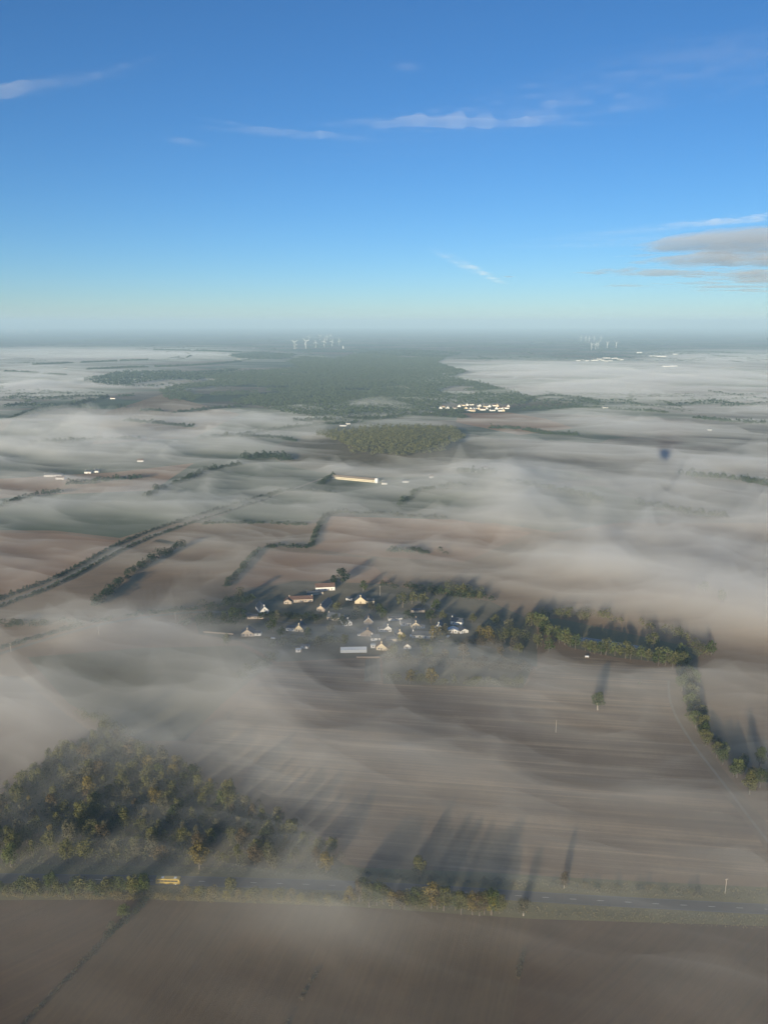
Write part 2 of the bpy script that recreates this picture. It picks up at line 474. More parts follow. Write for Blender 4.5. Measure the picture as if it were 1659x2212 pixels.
ROAD = [(-420, 1889), (0, 1897), (400, 1903), (829, 1917), (1250, 1943), (1655, 1964), (2100, 1982)]
strip("grass_verge", ROAD, 30, DRYG, .012, "dry grass verge on both sides of the main road")
road = strip("main_road", ROAD, 7.0, ROADM, .04, "grey main road crossing the foreground, broken white centre line")
C, T, N = strip_pts(ROAD, 7, 600)
L = np.concatenate([[0], np.cumsum(np.linalg.norm(np.diff(C, axis=0), axis=1))])
dash_me = MB().box(-1.5, 1.5, -.09, .09, 0, .004).mesh("centre_dash", PAINT)
for s in np.arange(6, L[-1] - 6, 13.0):
    x = np.interp(s, L, C[:, 0]); y = np.interp(s, L, C[:, 1]); tx = np.interp(s, L, T[:, 0]); ty = np.interp(s, L, T[:, 1])
    obj("centre_dash", dash_me, road, (x, y, .045), math.atan2(ty, tx))
for s in (-1, 1):
    a = C + N * (s * 3.2 - .06); b = C + N * (s * 3.2 + .06); k = len(C)
    me = mesh_of("edge_line", [(*p, .045) for p in a] + [(*p, .045) for p in b], [(i, i + 1, k + i + 1, k + i) for i in range(k - 1)], mat("worn_paint", (.22, .22, .22), noise=2, amt=.3))
    obj("edge_line", me, road)
strip("lane", [(-60, 1330), (0, 1305), (130, 1254), (270, 1180), (390, 1134), (580, 1075), (700, 1032)], 5, PATHM, .05, "pale lane between two hedges climbing from the left edge")
strip("lane", [(-60, 1432), (0, 1412), (190, 1356), (300, 1335), (430, 1322), (540, 1325)], 5, PATHM, .05, "pale lane running from the left edge into the hamlet")
strip("lane", [(540, 1325), (620, 1345), (720, 1352), (770, 1360), (815, 1392), (880, 1402), (980, 1388), (1060, 1400)], 4, PATHM, .05, "narrow village lane winding between the hamlet houses")
strip("garden_path", [(902, 1300), (925, 1306), (938, 1316), (958, 1322), (985, 1330)], 4, PATHM, .05, "pale curved path at the back of the hamlet")
strip("farm_track", [(1443, 1470), (1446, 1510), (1462, 1552), (1500, 1612), (1560, 1690), (1640, 1795), (1720, 1890)], 1.8, mat("track_soil", (.26, .2, .145), noise=.25, amt=.5), .05, "pale wheel track along the field's right edge")

# ------------------------------------------------------------------ trees


def unit(n, r):
    a = r.normal(size=(n, 3)); return a / np.linalg.norm(a, axis=1)[:, None]


def leaf_quads(c, size, r, out=None):
    n = len(c)
    nor = unit(n, r)
    if out is not None:
        nor = nor * .8 + out; nor /= np.linalg.norm(nor, axis=1)[:, None]
    a = np.cross(nor, unit(n, r)); a /= np.linalg.norm(a, axis=1)[:, None] + 1e-9
    b = np.cross(nor, a)
    s = (size * r.uniform(.6, 1.3, n))[:, None]
    e = r.uniform(.55, 1.0, n)[:, None]
    V = np.empty((n, 4, 3))
    V[:, 0] = c - a * s * .5 - b * s * e * .15
    V[:, 1] = c + b * s * e * -.5
    V[:, 2] = c + a * s * .5 + b * s * e * .1
    V[:, 3] = c + b * s * e * .5
    return V.reshape(-1, 3)


def make_proto(seed, H=11., Rr=4.2, base=2.2, nblob=12, nleaf=1200, leaf=.62, top=0.75, trunk=True, bare=0.0):
    r = np.random.default_rng(seed)
    cz = (base + H) / 2; hz = (H - base) / 2
    cen, rad = [], []
    for k in range(nblob):
        a = 2.399 * k + r.uniform(-.4, .4); zf = -0.75 + 1.6 * (k + .5) / nblob
        rr = math.sqrt(max(0.05, 1 - abs(zf) ** 2.2)) * r.uniform(.35, .8) * (1 if zf < .3 else top)
        cen.append((Rr * rr * math.cos(a), Rr * rr * math.sin(a), cz + hz * zf * .82)); rad.append(Rr * r.uniform(.3, .52))
    cen = np.array(cen); rad = np.array(rad)
    w = rad ** 2 / (rad ** 2).sum()
    pick = r.choice(nblob, nleaf, p=w)
    d = unit(nleaf, r)
    rr = rad[pick] * np.where(r.random(nleaf) < .75, r.uniform(.78, 1.08, nleaf), r.uniform(.2, .8, nleaf))
    c = cen[pick] + d * rr[:, None]
    c[:, 2] = np.maximum(c[:, 2], base * .55)
    crown = quad_mesh("crown", leaf_quads(c, leaf, r, d), LEAF['green'])
    mb = MB()
    if trunk:
        t0 = .028 * H
        lean = r.uniform(-.25, .25, 2)
        tp = [(0, 0, -.3), (lean[0] * .3, lean[1] * .3, base), (lean[0], lean[1], cz), (lean[0] * 1.3, lean[1] * 1.3, cz + hz * .6)]
        mb.tube(tp, [t0 * 1.25, t0 * .85, t0 * .5, t0 * .15], 7)
        for k in range(0, nblob, 1 if nleaf > 600 else 2):
            s0 = np.array(tp[1]) + (np.array(tp[2]) - np.array(tp[1])) * r.uniform(0, .9)
            m_ = (s0 + cen[k]) / 2 + np.array([0, 0, .3])
            mb.tube([s0, m_, cen[k] + (cen[k] - s0) * .15], [t0 * .4, t0 * .25, t0 * .07], 5, False)
    return crown, mb.mesh("trunk", BARK)


NEAR = [make_proto(10 + i, H=11 + (i % 3), Rr=3.4 + .35 * (i % 4), base=1.6 + .5 * (i % 2), nblob=11 + i, nleaf=1500, leaf=.6) for i in range(5)]
SLIM = [make_proto(30 + i, H=10.5, Rr=2.1 + .3 * i, base=1.2, nblob=9, nleaf=800, leaf=.5, top=.5) for i in range(3)]
BUSH = [make_proto(40 + i, H=4.2 + .4 * i, Rr=2.6, base=.3, nblob=9, nleaf=650, leaf=.45) for i in range(3)]
MID = [make_proto(50 + i, H=10 + i, Rr=3.9 + .3 * i, base=1.4, nblob=9, nleaf=330, leaf=1.05) for i in range(4)]


def tree(u, v, kind, leaf, s, label, group=None, cat="tree", name="tree", rz=None, bark=None, sz=None):
    x, y = gp(u, v) if v is not None else u
    P = random.choice(kind)
    t = empty(name, (x, y, 0), random.uniform(0, 6.28) if rz is None else rz, (s * random.uniform(.92, 1.08), s * random.uniform(.92, 1.08), (sz or s) * random.uniform(.93, 1.07)))
    tag(t, label, cat, group)
    c = obj("crown", P[0], t); c.material_slots[0].link = 'OBJECT'; c.material_slots[0].material = LEAF[leaf]
    k = obj("trunk", P[1], t)
    if bark:
        k.material_slots[0].link = 'OBJECT'; k.material_slots[0].material = bark
    return t


def scatter(px, n, dmin, seed=1, ground=None):
    P = [gp(u, v) for u, v in px] if ground is None else ground
    A = np.array(P); r = np.random.default_rng(seed)
    got = []
    tries = 0
    while len(got) < n and tries < n * 60:
        tries += 1
        p = r.uniform(A.min(0), A.max(0))
        if inside(P, p[:1], p[1:])[0] and all((p[0] - q[0]) ** 2 + (p[1] - q[1]) ** 2 > dmin * dmin for q in got):
            got.append(p)
    return got


# lower left wood
WOOD = [(-60, 1760), (60, 1680), (120, 1640), (225, 1592), (330, 1625), (430, 1690), (560, 1745), (650, 1805), (745, 1868), (725, 1878), (400, 1872), (0, 1866), (-60, 1862)]
sheet("wood_floor", WOOD, SCRUBM, .03, "dark leaf-littered floor of the lower left wood")
WC = [("rust", "rust brown tree in the lower left wood", "rust brown trees of the lower left wood"),
      ("olive", "olive green tree in the lower left wood", "olive trees of the lower left wood"),
      ("grey", "half bare grey tree in the lower left wood", "half bare trees of the lower left wood"),
      ("ochre", "ochre yellow tree in the lower left wood", "ochre trees of the lower left wood"),
      ("dark", "dark green tree in the lower left wood", "dark trees of the lower left wood")]
for p in scatter(WOOD, 165, 6.2, 4):
    u, v = to_pic(p[0], p[1], 0)
    q = rng.choice(5, p=[.14, .46, .26, .06, .08] if u < 420 else [.08, .56, .16, .14, .06])
    zone = "at the left picture edge" if u < 70 else "near the roadside edge" if v > 1835 else "towards the wood's top" if v < 1690 else "on the side facing the stubble field" if u > 430 else "in the middle"
    tree(p, None, NEAR if rng.random() < .7 else SLIM, WC[q][0], rng.uniform(.8, 1.2), WC[q][1].replace("among the thick", "in the thick") + ", " + zone, WC[q][2] + ", " + zone)
for u, v, lf, s, la in [(25, 1872, 'lime', 1.19, "big bright green tree at the left edge on the road's far side"), (432, 1878, 'ochre', 1.31, "broad golden tree at the wood's edge above the coach"), (590, 1880, 'grey', 0.94, "pale grey green tree at the wood's edge right of the golden one"), (705, 1885, 'ochre', 1.06, "ochre tree at the right tip of the lower left wood"), (630, 1815, 'olive', 1.06, "pale olive tree on the field side of the wood"), (480, 1750, 'lime', 1.12, "pale green tree on the wood's upper right edge"), (345, 1690, 'green', 1.19, "green tree at the top of the wood near the stubble field"), (350, 1865, 'rust', 1.06, "rust tree at the roadside left of the golden tree"), (235, 1618, 'olive', 1.12, "olive tree at the very top of the lower left wood"), (400, 1705, 'green', 1.00, "round green tree between wood and stubble field"), (905, 1893, 'olive', 1.12, "green tree alone on the road's far side by the stubble field")]:
    tree(u, v, NEAR, lf, s, la)
# roadside
for u, v, lf, s, kd, la in [(115, 1925, 'green', 0.90, NEAR, "egg shaped green tree between road and bottom left field"), (312, 1935, 'green', 1.16, NEAR, "tall green tree immediately left of the yellow coach"), (290, 1938, 'olive', 0.94, NEAR, "olive tree pressed against the tall one left of the coach"), (268, 1985, 'lime', 0.72, NEAR, "small vivid green tree at the head of the left ditch"), (243, 2010, 'grey', 0.51, NEAR, "small pale shrub on the left ditch"), (820, 1950, 'yellow', 0.61, NEAR, "small bright yellow tree below the road"), (1218, 1918, 'rust', 0.72, NEAR, "small russet tree with pale trunk on the far verge"), (1060, 1975, 'yellow', 1.01, NEAR, "yellow green tree at the right end of the roadside clump"), (1130, 1978, 'grey', 0.80, NEAR, "bare grey tree at the head of the right ditch"), (785, 1945, 'green', 1.09, NEAR, "green tree left of the bright yellow one"), (500, 1935, 'olive', 0.90, NEAR, "olive tree below the road right of the coach")]:
    tree(u, v, kd, lf, s, la, bark=PALE_BARK if 'pale trunk' in la or 'bare' in la else None)
for i in range(20):
    u = 760 + i * 17 + rng.uniform(-6, 6)
    tree(u, 1950 + (u - 760) * .085 + rng.uniform(-6, 8), NEAR, ['ochre', 'rust', 'olive', 'green', 'olive'][i % 5], rng.uniform(.8, 1.25), "autumn tree in the thick roadside clump below the road", "trees of the roadside clump")
for i in range(26):
    u = -20 + i * 13 + rng.uniform(-5, 5)
    if abs(u - 115) < 12: continue
    tree(u, 1926 + rng.uniform(-3, 9), BUSH, ['olive', 'lime', 'green', 'olive'][i % 4], rng.uniform(1.0, 1.8), "low bush in the verge row at the left, below the road", "verge bushes left of the coach", "bush", "bush")
for i in range(24):
    u = 400 + i * 14 + rng.uniform(-6, 6)
    tree(u, 1934 + (u - 400) * .04 + rng.uniform(-2, 6), BUSH, ['ochre', 'olive', 'yellow', 'olive'][i % 4], rng.uniform(.8, 1.35), "dry ochre bush in the verge row right of the coach", "verge bushes right of the coach", "bush", "bush")
for i in range(22):
    u = 760 + i * 36 + rng.uniform(-12, 12)
    tree(u, 1893 + max(0, u - 760) * .045 + rng.uniform(-3, 3), BUSH, ['olive', 'dark', 'ochre', 'green'][i % 4], rng.uniform(.6, 1.0), "bush on the far verge between road and stubble field", "bushes on the far verge", "bush", "bush", sz=rng.uniform(.3, .55))
# lone tree in the stubble
tree(1290, 1534, NEAR, 'green', 1.4, "lone green tree with pale trunk in the middle of the stubble field", bark=PALE_BARK, rz=1.0)
# hedge trees at the right
RH = [(1490, 1468), (1495, 1500), (1510, 1540), (1535, 1585), (1575, 1640), (1620, 1690), (1680, 1750)]
C, T, N = strip_pts(RH, 1, 30)
for i, p in enumerate(C[::1]):
    q = p + N[i] * rng.uniform(-9, 5) + rng.normal(size=2) * 1.5
    tree(q, None, NEAR, ['olive', 'green', 'olive', 'grey', 'lime'][i % 5], rng.uniform(.75, 1.3), "tree in the row along the field's right headland", "hedge trees along the right headland")
for u, v, lf, s, la in [(1590, 1680, 'lime', 1.25, "broad pale green tree bulging from the right hedge row"), (1640, 1655, 'green', 1.12, "round green tree behind the right hedge row"), (1500, 1480, 'lime', 1.19, "pale green crowned tree at the top of the right hedge row"), (1380, 1480, 'olive', 0.25, "tiny shrub on the stubble near the pond belt")]:
    tree(u, v, NEAR, lf, s, la)
# tree belt round the pond
for px, n, lf, nm in [([(1145, 1350), (1180, 1372), (1225, 1395), (1290, 1413), (1370, 1425), (1450, 1440), (1482, 1440)], 34, ['olive', 'green', 'olive', 'lime'], "front")]:
    C, T, N = strip_pts(px, 1, 240)
    for i in range(n):
        p = C[int((i + .5) * len(C) / n)] + rng.normal(size=2) * 1.6
        tree(p, None, MID, lf[i % 4], rng.uniform(1.05, 1.45), f"tree in the {nm} row of the belt around the pond", f"{nm} row of the pond belt")
for u, v, lf, s, la in [(1160, 1400, 'olive', 1.26, "olive tree left of the pond belt's front row"), (1185, 1408, 'green', 1.14, "green tree at the field corner by the pond belt"), (1410, 1402, 'olive', 1.32, "broad tree at the pond's right end"), (1470, 1420, 'lime', 1.20, "pale tree where the two belt rows meet"), (1535, 1415, 'green', 1.20, "tree just outside the pond belt's right end"), (1520, 1280, 'lime', 1.20, "pale round tree alone in the mist right of the diagonal bank"), (1557, 1302, 'lime', 1.08, "second pale round tree alone in the mist at the right"), (737, 1262, 'dark', 1.80, "big dark tree standing behind the hamlet"), (722, 1266, 'dark', 1.32, "dark tree beside the biggest one behind the hamlet"), (785, 1277, 'green', 1.20, "small round tree on a pale trunk behind the cream gable")]:
    tree(u, v, MID, lf, s, la, bark=PALE_BARK if 'pale trunk' in la else None)

# ------------------------------------------------------------------ hedgerows, woods and forest


def bush_cloud(P, rad, hgt, nq, leaf, r, dome=.55):
    """leaf faces of many crowns: P (n,2), rad/hgt (n,)"""
    n = len(P)
    d = unit(n * nq, r); d[:, 2] = np.abs(d[:, 2]) * 1.0 - .12
    k = np.repeat(np.arange(n), nq)
    rr = r.uniform(.72, 1.05, n * nq)
    c = np.empty((n * nq, 3))
    c[:, 0] = P[k, 0] + d[:, 0] * rad[k] * rr; c[:, 1] = P[k, 1] + d[:, 1] * rad[k] * rr
    c[:, 2] = hgt[k] * (1 - dome) + d[:, 2] * hgt[k] * dome * rr
    c[:, 2] = np.maximum(c[:, 2], .2)
    return leaf_quads(c, 1.0, r, d), leaf


def hedge(px, w, h, leaf, label, name="hedgerow", cat="hedge", group=None, gaps=.0, seed=0, ragged=.35):
    r = np.random.default_rng(seed + int(px[0][0] * 7 + px[0][1]) % 9999)
    C, T, N = strip_pts(px, 1, 200)
    L = np.concatenate([[0], np.cumsum(np.linalg.norm(np.diff(C, axis=0), axis=1))])
    dist = math.hypot(C[:, 0].mean(), C[:, 1].mean())
    rc = min(w * .42, 3.0 + h * .22)
    n = max(6, int(max(L[-1] / (rc * .9), L[-1] * w / (rc * rc * 1.5))))
    s = np.sort(r.uniform(0, L[-1], n))
    if gaps: s = s[vnoise(s / (w * 3), s * 0 + seed) > gaps * (1 if dist < 900 else .5)]
    n = len(s)
    P = np.stack([np.interp(s, L, C[:, 0]), np.interp(s, L, C[:, 1])], 1) + np.clip(r.normal(size=(n, 2)), -1.6, 1.6) * max(w * .3 - rc * .2, w * .12)
    hg = h * np.clip(1 + r.normal(size=n) * ragged, .35, 2.0)
    rad = rc * np.clip(1 + r.normal(size=n) * .25, .5, 1.6)
    px_m = dist / 768
    lf = max(.5, px_m * 1.1)
    nq = int(np.clip(5.0 * rc * h / lf ** 2, 12, 70))
    V, _ = bush_cloud(P, rad, hg, nq, lf, r, .6)
    c = V.reshape(-1, 4, 3); m = c.mean(1, keepdims=True); V = (m + (c - m) * lf).reshape(-1, 3)
    me = quad_mesh(name, V, LEAF[leaf])
    return tag(obj(name, me), label, cat, group)


hedge([(-60, 1322), (0, 1297), (130, 1246), (270, 1172), (390, 1128), (580, 1070)], 4, 4, 'dark', "dark hedge on the far side of the long lane from the left edge")
hedge([(-60, 1342), (0, 1313), (130, 1262), (270, 1188), (400, 1137), (585, 1078)], 4, 3.5, 'dark', "dark hedge on the near side of the long lane from the left edge")
hedge([(205, 1315), (240, 1280), (275, 1250), (300, 1232), (350, 1205), (400, 1182)], 9, 9, 'dark', "thick dark tree hedge in the tan field left of the hamlet")
hedge([(490, 1270), (520, 1235), (560, 1192), (605, 1182)], 7, 5, 'dark', "dark hedge bending right, between tan and reddish fields")
hedge([(605, 1182), (668, 1184), (680, 1160), (712, 1114), (800, 1112), (970, 1122)], 7, 5, 'dark', "dark hedge with a corner around the reddish field above the hamlet")
hedge([(-60, 1428), (0, 1404), (190, 1350), (300, 1330), (430, 1318)], 5, 3.5, 'dark', "dark hedge along the lane to the hamlet")
hedge([(0, 1352), (80, 1350), (170, 1345)], 9, 5, 'dark', "short dark hedge at the left edge above the hamlet lane")
hedge([(-60, 1112), (0, 1098), (60, 1080), (95, 1070), (130, 1068)], 12, 8, 'dark', "dark wooded hedge at the left edge above the green field")
hedge([(320, 1078), (350, 1055), (400, 1040), (440, 1022), (520, 1005)], 12, 8, 'dark', "tall dark hedge slanting up left of the green fields")
hedge([(525, 992), (560, 990), (600, 990), (625, 996)], 30, 10, 'forest', "small dark copse standing out of the mist left of the middle woodland", "copse", "copse")
hedge([(30, 905), (90, 890), (160, 876), (235, 860)], 18, 11, 'dark', "long dark tree belt at the left edge, running up to a farm", "tree_belt", "tree belt")
hedge([(866, 1095), (880, 1080), (905, 1065), (960, 1056), (1010, 1048)], 12, 7, 'forest', "dim hedge with a bend right of the long shed")
hedge([(440, 1133), (560, 1132), (665, 1136)], 6, 4, 'dark', "low dark hedge above the tan field")
hedge([(575, 1072), (640, 1062), (730, 1068)], 7, 5, 'dark', "hedge joining the lane's far end to the long shed")
hedge([(690, 1050), (712, 1035), (722, 1030)], 10, 7, 'dark', "dark clump at the left end of the long shed")
hedge([(770, 1190), (800, 1192), (900, 1195), (1010, 1200)], 10, 7, 'dark', "broken row of dark bushes in the mist above the hamlet", gaps=.42)
hedge([(460, 1515), (490, 1495), (540, 1460), (600, 1425)], 10, 8, 'olive', "row of olive bushes on the left edge of the stubble field", gaps=.25)
hedge([(130, 1520), (180, 1545), (230, 1570), (285, 1605)], 8, 7, 'olive', "olive hedge running down to the top of the lower left wood", gaps=.3)
hedge([(400, 1350), (450, 1345), (510, 1350)], 16, 8, 'dark', "dark clump of garden trees at the hamlet's left end", "shrubbery", "shrubs")
hedge([(430, 1318), (500, 1308), (545, 1300)], 14, 8, 'dark', "dark row of trees behind the hamlet's leftmost house", "shrubbery", "shrubs")
hedge([(835, 1268), (900, 1275), (960, 1285), (1060, 1300)], 12, 7, 'dark', "dark hedge along the back of the hamlet")
hedge([(940, 1282), (980, 1278), (1040, 1290)], 22, 8, 'olive', "mass of olive green trees at the hamlet's right rear", "shrubbery", "shrubs")
hedge([(830, 1425), (900, 1432), (1000, 1440), (1060, 1438), (1140, 1450)], 20, 6, 'rust', "brown scrub filling the plot below the hamlet", "shrubbery", "shrubs")
hedge([(840, 1470), (900, 1474), (1000, 1478), (1130, 1480)], 9, 6, 'olive', "ragged hedge between the scrubby plot and the stubble field")
hedge([(1030, 1370), (1060, 1372), (1100, 1376), (1150, 1385)], 20, 9, 'olive', "olive trees between hamlet and pond belt", "shrubbery", "shrubs")
hedge([(1010, 1385), (1050, 1392), (1110, 1402)], 14, 6, 'rust', "brown scrub at the right end of the hamlet", "shrubbery", "shrubs")
hedge([(560, 1335), (640, 1335), (740, 1340), (790, 1335)], 14, 5, 'dark', "dark garden hedge across the middle of the hamlet")
hedge([(590, 1392), (680, 1390), (740, 1386)], 16, 5, 'olive', "garden shrubs in front of the hamlet's left half", "shrubbery", "shrubs")
hedge([(885, 1395), (950, 1398), (1000, 1395)], 12, 6, 'olive', "garden shrubs in front of the long white house", "shrubbery", "shrubs")
hedge([(318, 1948), (290, 1975), (262, 2000), (235, 2022)], 3, 2.4, 'dark', "dark ditch scrub running down from the roadside trees")
hedge([(235, 2022), (180, 2080), (120, 2142), (40, 2225), (-20, 2290)], 2.6, 1.2, 'rust', "dark brown ditch between the two bottom left fields", "ditch_scrub", "ditch")
hedge([(700, 2075), (685, 2100), (660, 2140), (622, 2212), (590, 2280)], 2, 1.0, 'rust', "broken dark ditch in the bottom middle", "ditch_scrub", "ditch", gaps=.3)
hedge([(1138, 2030), (1130, 2060), (1118, 2110), (1108, 2150)], 2.2, 1.0, 'rust', "broken dark ditch below the bare grey tree", "ditch_scrub", "ditch", gaps=.3)
hedge([(-80, 1932), (100, 1936), (300, 1940), (500, 1944), (740, 1952)], 4, 2.2, 'ochre', "continuous yellow green brush along the near verge below the road")
hedge([(1150, 1344), (1200, 1335), (1280, 1338), (1360, 1352), (1440, 1372), (1500, 1400), (1520, 1425)], 13, 10, 'olive', "dense back row of trees of the belt around the pond", "tree_belt", "tree belt", ragged=.2)
# farther away
hedge([(430, 950), (520, 942), (640, 925), (760, 915), (830, 906)], 16, 8, 'forest', "thin tree line in the mist below the forest's left part")
hedge([(640, 912), (720, 910), (830, 905), (930, 897), (1000, 890)], 26, 11, 'forest', "dark wooded slope along the forest's lower edge", "tree_belt", "tree belt")
hedge([(380, 893), (450, 886), (520, 880)], 18, 9, 'forest', "tree line in front of the forest's left tip")
hedge([(930, 888), (980, 896), (1000, 905), (940, 900)], 20, 9, 'forest', "trees in the fold below the far village", "tree_belt", "tree belt")
hedge([(1060, 926), (1120, 928), (1180, 938), (1245, 942)], 22, 8, 'forest', "tree line at the far edge of the reddish field below the far village")
hedge([(1135, 866), (1180, 858), (1250, 862), (1290, 872)], 22, 9, 'forest', "hedge along the top of the green pasture by the far village")
hedge([(1130, 884), (1200, 884), (1250, 880)], 20, 9, 'forest', "hedge along the bottom of the green pasture by the far village")
hedge([(1240, 882), (1300, 885), (1400, 890), (1440, 893)], 18, 8, 'forest', "long low tree line right of the pasture")
hedge([(270, 910), (330, 915), (420, 925)], 18, 8, 'forest', "dim tree line under the left mist bank")
hedge([(520, 945), (600, 948), (640, 955)], 18, 7, 'forest', "faint tree line left of the middle woodland")
hedge([(60, 960), (160, 955), (300, 950)], 18, 8, 'forest', "faint tree line at the left under the mist")
hedge([(150, 1050), (220, 1042), (300, 1035)], 16, 8, 'forest', "faint hedge by the farm at the left edge")
hedge([(1080, 1045), (1200, 1060), (1300, 1085)], 16, 8, 'forest', "faint tree line under the mist right of the long shed")
hedge([(1480, 1030), (1560, 1035), (1659, 1050)], 25, 9, 'forest', "dim tree line in the mist right of the balloon's shadow")
hedge([(1500, 905), (1580, 912), (1680, 918)], 22, 9, 'forest', "dim tree line near the right edge in the middle distance")
hedge([(1380, 1090), (1480, 1110), (1560, 1120)], 18, 8, 'forest', "faint tree line below the balloon's shadow")
hedge([(990, 1018), (1030, 1024), (1075, 1022)], 22, 9, 'forest', "trees among the misty farmstead right of the long shed", "tree_belt", "tree belt")
hedge([(60, 865), (120, 862), (200, 858), (290, 856)], 20, 9, 'forest', "far row of dark trees at the left above the tree belt", gaps=.35)
hedge([(0, 882), (40, 876), (85, 876)], 14, 9, 'dark', "row of round dark trees at the left edge", gaps=.3)
hedge([(255, 882), (262, 880), (272, 881)], 12, 9, 'dark', "lone dark clump in the pale field by the forest's left tip", "copse", "copse")
hedge([(305, 889), (330, 888), (350, 890)], 14, 8, 'dark', "pair of dark bushes by the forest's left tip", "copse", "copse")
hedge([(60, 790), (130, 786), (200, 783), (320, 778)], 26, 9, 'forest', "long thin tree line across the far left mist", gaps=.3)
hedge([(180, 800), (280, 795), (420, 790), (520, 782)], 30, 9, 'forest', "tree line in the mist between the far left banks", gaps=.2)
hedge([(330, 757), (420, 758), (520, 762)], 30, 9, 'forest', "far tree line left of the turbines", gaps=.2)
hedge([(0, 803), (60, 806), (140, 812)], 26, 8, 'forest', "faint tree line at the far left edge", gaps=.3)


KN = np.array(gp(848, 968))


def knoll(x, y): return 15.0 * np.exp(-.5 * (((x - KN[0]) / 105) ** 2 + ((y - KN[1]) / 130) ** 2)) - .6


gx_, gy_ = np.meshgrid(np.linspace(-300, 300, 41) + KN[0], np.linspace(-380, 380, 41) + KN[1])
ki = np.arange(41 * 41).reshape(41, 41)
tag(obj("hill", mesh_of("hill", np.stack([gx_, gy_, knoll(gx_, gy_)], -1).reshape(-1, 3), np.stack([ki[:-1, :-1], ki[:-1, 1:], ki[1:, 1:], ki[1:, :-1]], -1).reshape(-1, 4).tolist(), SCRUBM, True)), "low knoll under the middle woodland", None, None, "structure")


def wood_stuff(name, polys, spacing, rad, h, nq, lf, leaf, label, seed, clear=.24, hill=None):
    r = np.random.default_rng(seed)
    PP = []
    for px in polys:
        P = [gp(u, v) for u, v in px]; A = np.array(P)
        lo, hi = A.min(0), A.max(0)
        gx, gy = np.meshgrid(np.arange(lo[0], hi[0], spacing), np.arange(lo[1], hi[1], spacing))
        p = np.stack([gx.ravel(), gy.ravel()], 1) + r.uniform(-.48, .48, (gx.size, 2)) * spacing
        PP.append(p[inside(P, p[:, 0], p[:, 1])])
    P = np.concatenate(PP)
    nz = vnoise(P[:, 0] / 420, P[:, 1] / 420, 5) * .6 + vnoise(P[:, 0] / 150, P[:, 1] / 150, 6) * .4
    P = P[(r.random(len(P)) < .5 + 1.0 * vnoise(P[:, 0] / 90, P[:, 1] / 90, 5)) & (nz > clear)]
    n = len(P)
    big = .8 + .45 * vnoise(P[:, 0] / 120, P[:, 1] / 120, 2)
    hg = h * big * np.clip(1 + r.normal(size=n) * .22, .5, 1.7)
    rd = rad * np.clip(1 + r.normal(size=n) * .25, .5, 1.7)
    V, _ = bush_cloud(P, rd, hg, nq, lf, r, .42)
    c = V.reshape(-1, 4, 3); m = c.mean(1, keepdims=True); c = m + (c - m) * lf
    if hill: c[:, :, 2] += np.repeat(np.maximum(hill(P[:, 0], P[:, 1]), 0), nq)[:, None]
    V = c.reshape(-1, 3)
    o = obj(name, quad_mesh(name, V, LEAF[leaf]))
    return tag(o, label, "forest", None, "stuff")


FOREST = [(345, 848), (380, 836), (470, 826), (430, 814), (560, 803), (660, 796), (618, 784), (660, 772), (720, 778), (780, 766), (870, 772), (960, 776), (940, 786), (1010, 806), (970, 818), (1060, 836), (1150, 864), (1130, 878), (960, 876), (930, 892), (720, 905), (655, 903), (560, 882), (470, 874), (360, 866)]
wood_stuff("forest", [FOREST], 12.5, 7.0, 15, 10, 4.6, 'forest', "large dark green forest filling the middle distance under the turbines", 21)
wood_stuff("forest", [[(180, 822), (260, 806), (420, 806), (520, 800), (430, 824), (330, 838), (240, 836)], [(490, 768), (560, 762), (640, 768), (610, 778), (520, 776)], [(760, 762), (900, 758), (1000, 764), (960, 774), (800, 768)]], 24, 14, 14, 8, 9, 'forest', "far strips of dark forest at either side of the big one", 22)
wood_stuff("woodland", [[(680, 946), (740, 938), (800, 930), (900, 928), (985, 932), (1005, 955), (960, 985), (860, 1000), (760, 990), (735, 968), (700, 952)]], 7.5, 4.6, 15, 16, 2.6, 'olive', "olive brown woodland rising out of the mist below the forest", 23, .1, knoll)
# far country hedges, too small to tell apart
r_ = np.random.default_rng(5)
PP, HH, RR = [], [], []
for k in range(900):
    d = math.exp(r_.uniform(math.log(2600), math.log(16000))); a = r_.uniform(-.5, .5)
    c = np.array([d * math.sin(a), d * math.cos(a)])
    u, v = to_pic(c[0], c[1], 0)
    if 180 < u < 1160 and 778 < v < 1000: continue
    if (u > 960 and 783 < v < 850) or (u < 300 and (750 < v < 775 or 795 < v < 840)) or v > 880: continue
    th = r_.choice([.25, .25 + math.pi / 2]) + r_.normal() * .25
    ln = r_.uniform(60, 450); m = int(ln / 14)
    s = np.linspace(-ln / 2, ln / 2, max(3, m))[:, None]
    PP.append(c + s * np.array([math.cos(th), math.sin(th)]) + r_.normal(size=(len(s), 2)) * 4)
    HH.append(np.full(len(s), r_.uniform(4, 10))); RR.append(np.full(len(s), r_.uniform(6, 13)))
PP = np.concatenate(PP); HH = np.concatenate(HH); RR = np.concatenate(RR)
V, _ = bush_cloud(PP, RR, HH * r_.uniform(.6, 1.3, len(PP)), 5, 8, r_)
c = V.reshape(-1, 4, 3); m = c.mean(1, keepdims=True); V = (m + (c - m) * np.array([9, 9, 6])).reshape(-1, 3)
tag(obj("far_hedgerows", quad_mesh("far_hedgerows", V, LEAF['forest'])), "countless far hedges and copses towards the horizon", "hedges", None, "stuff")
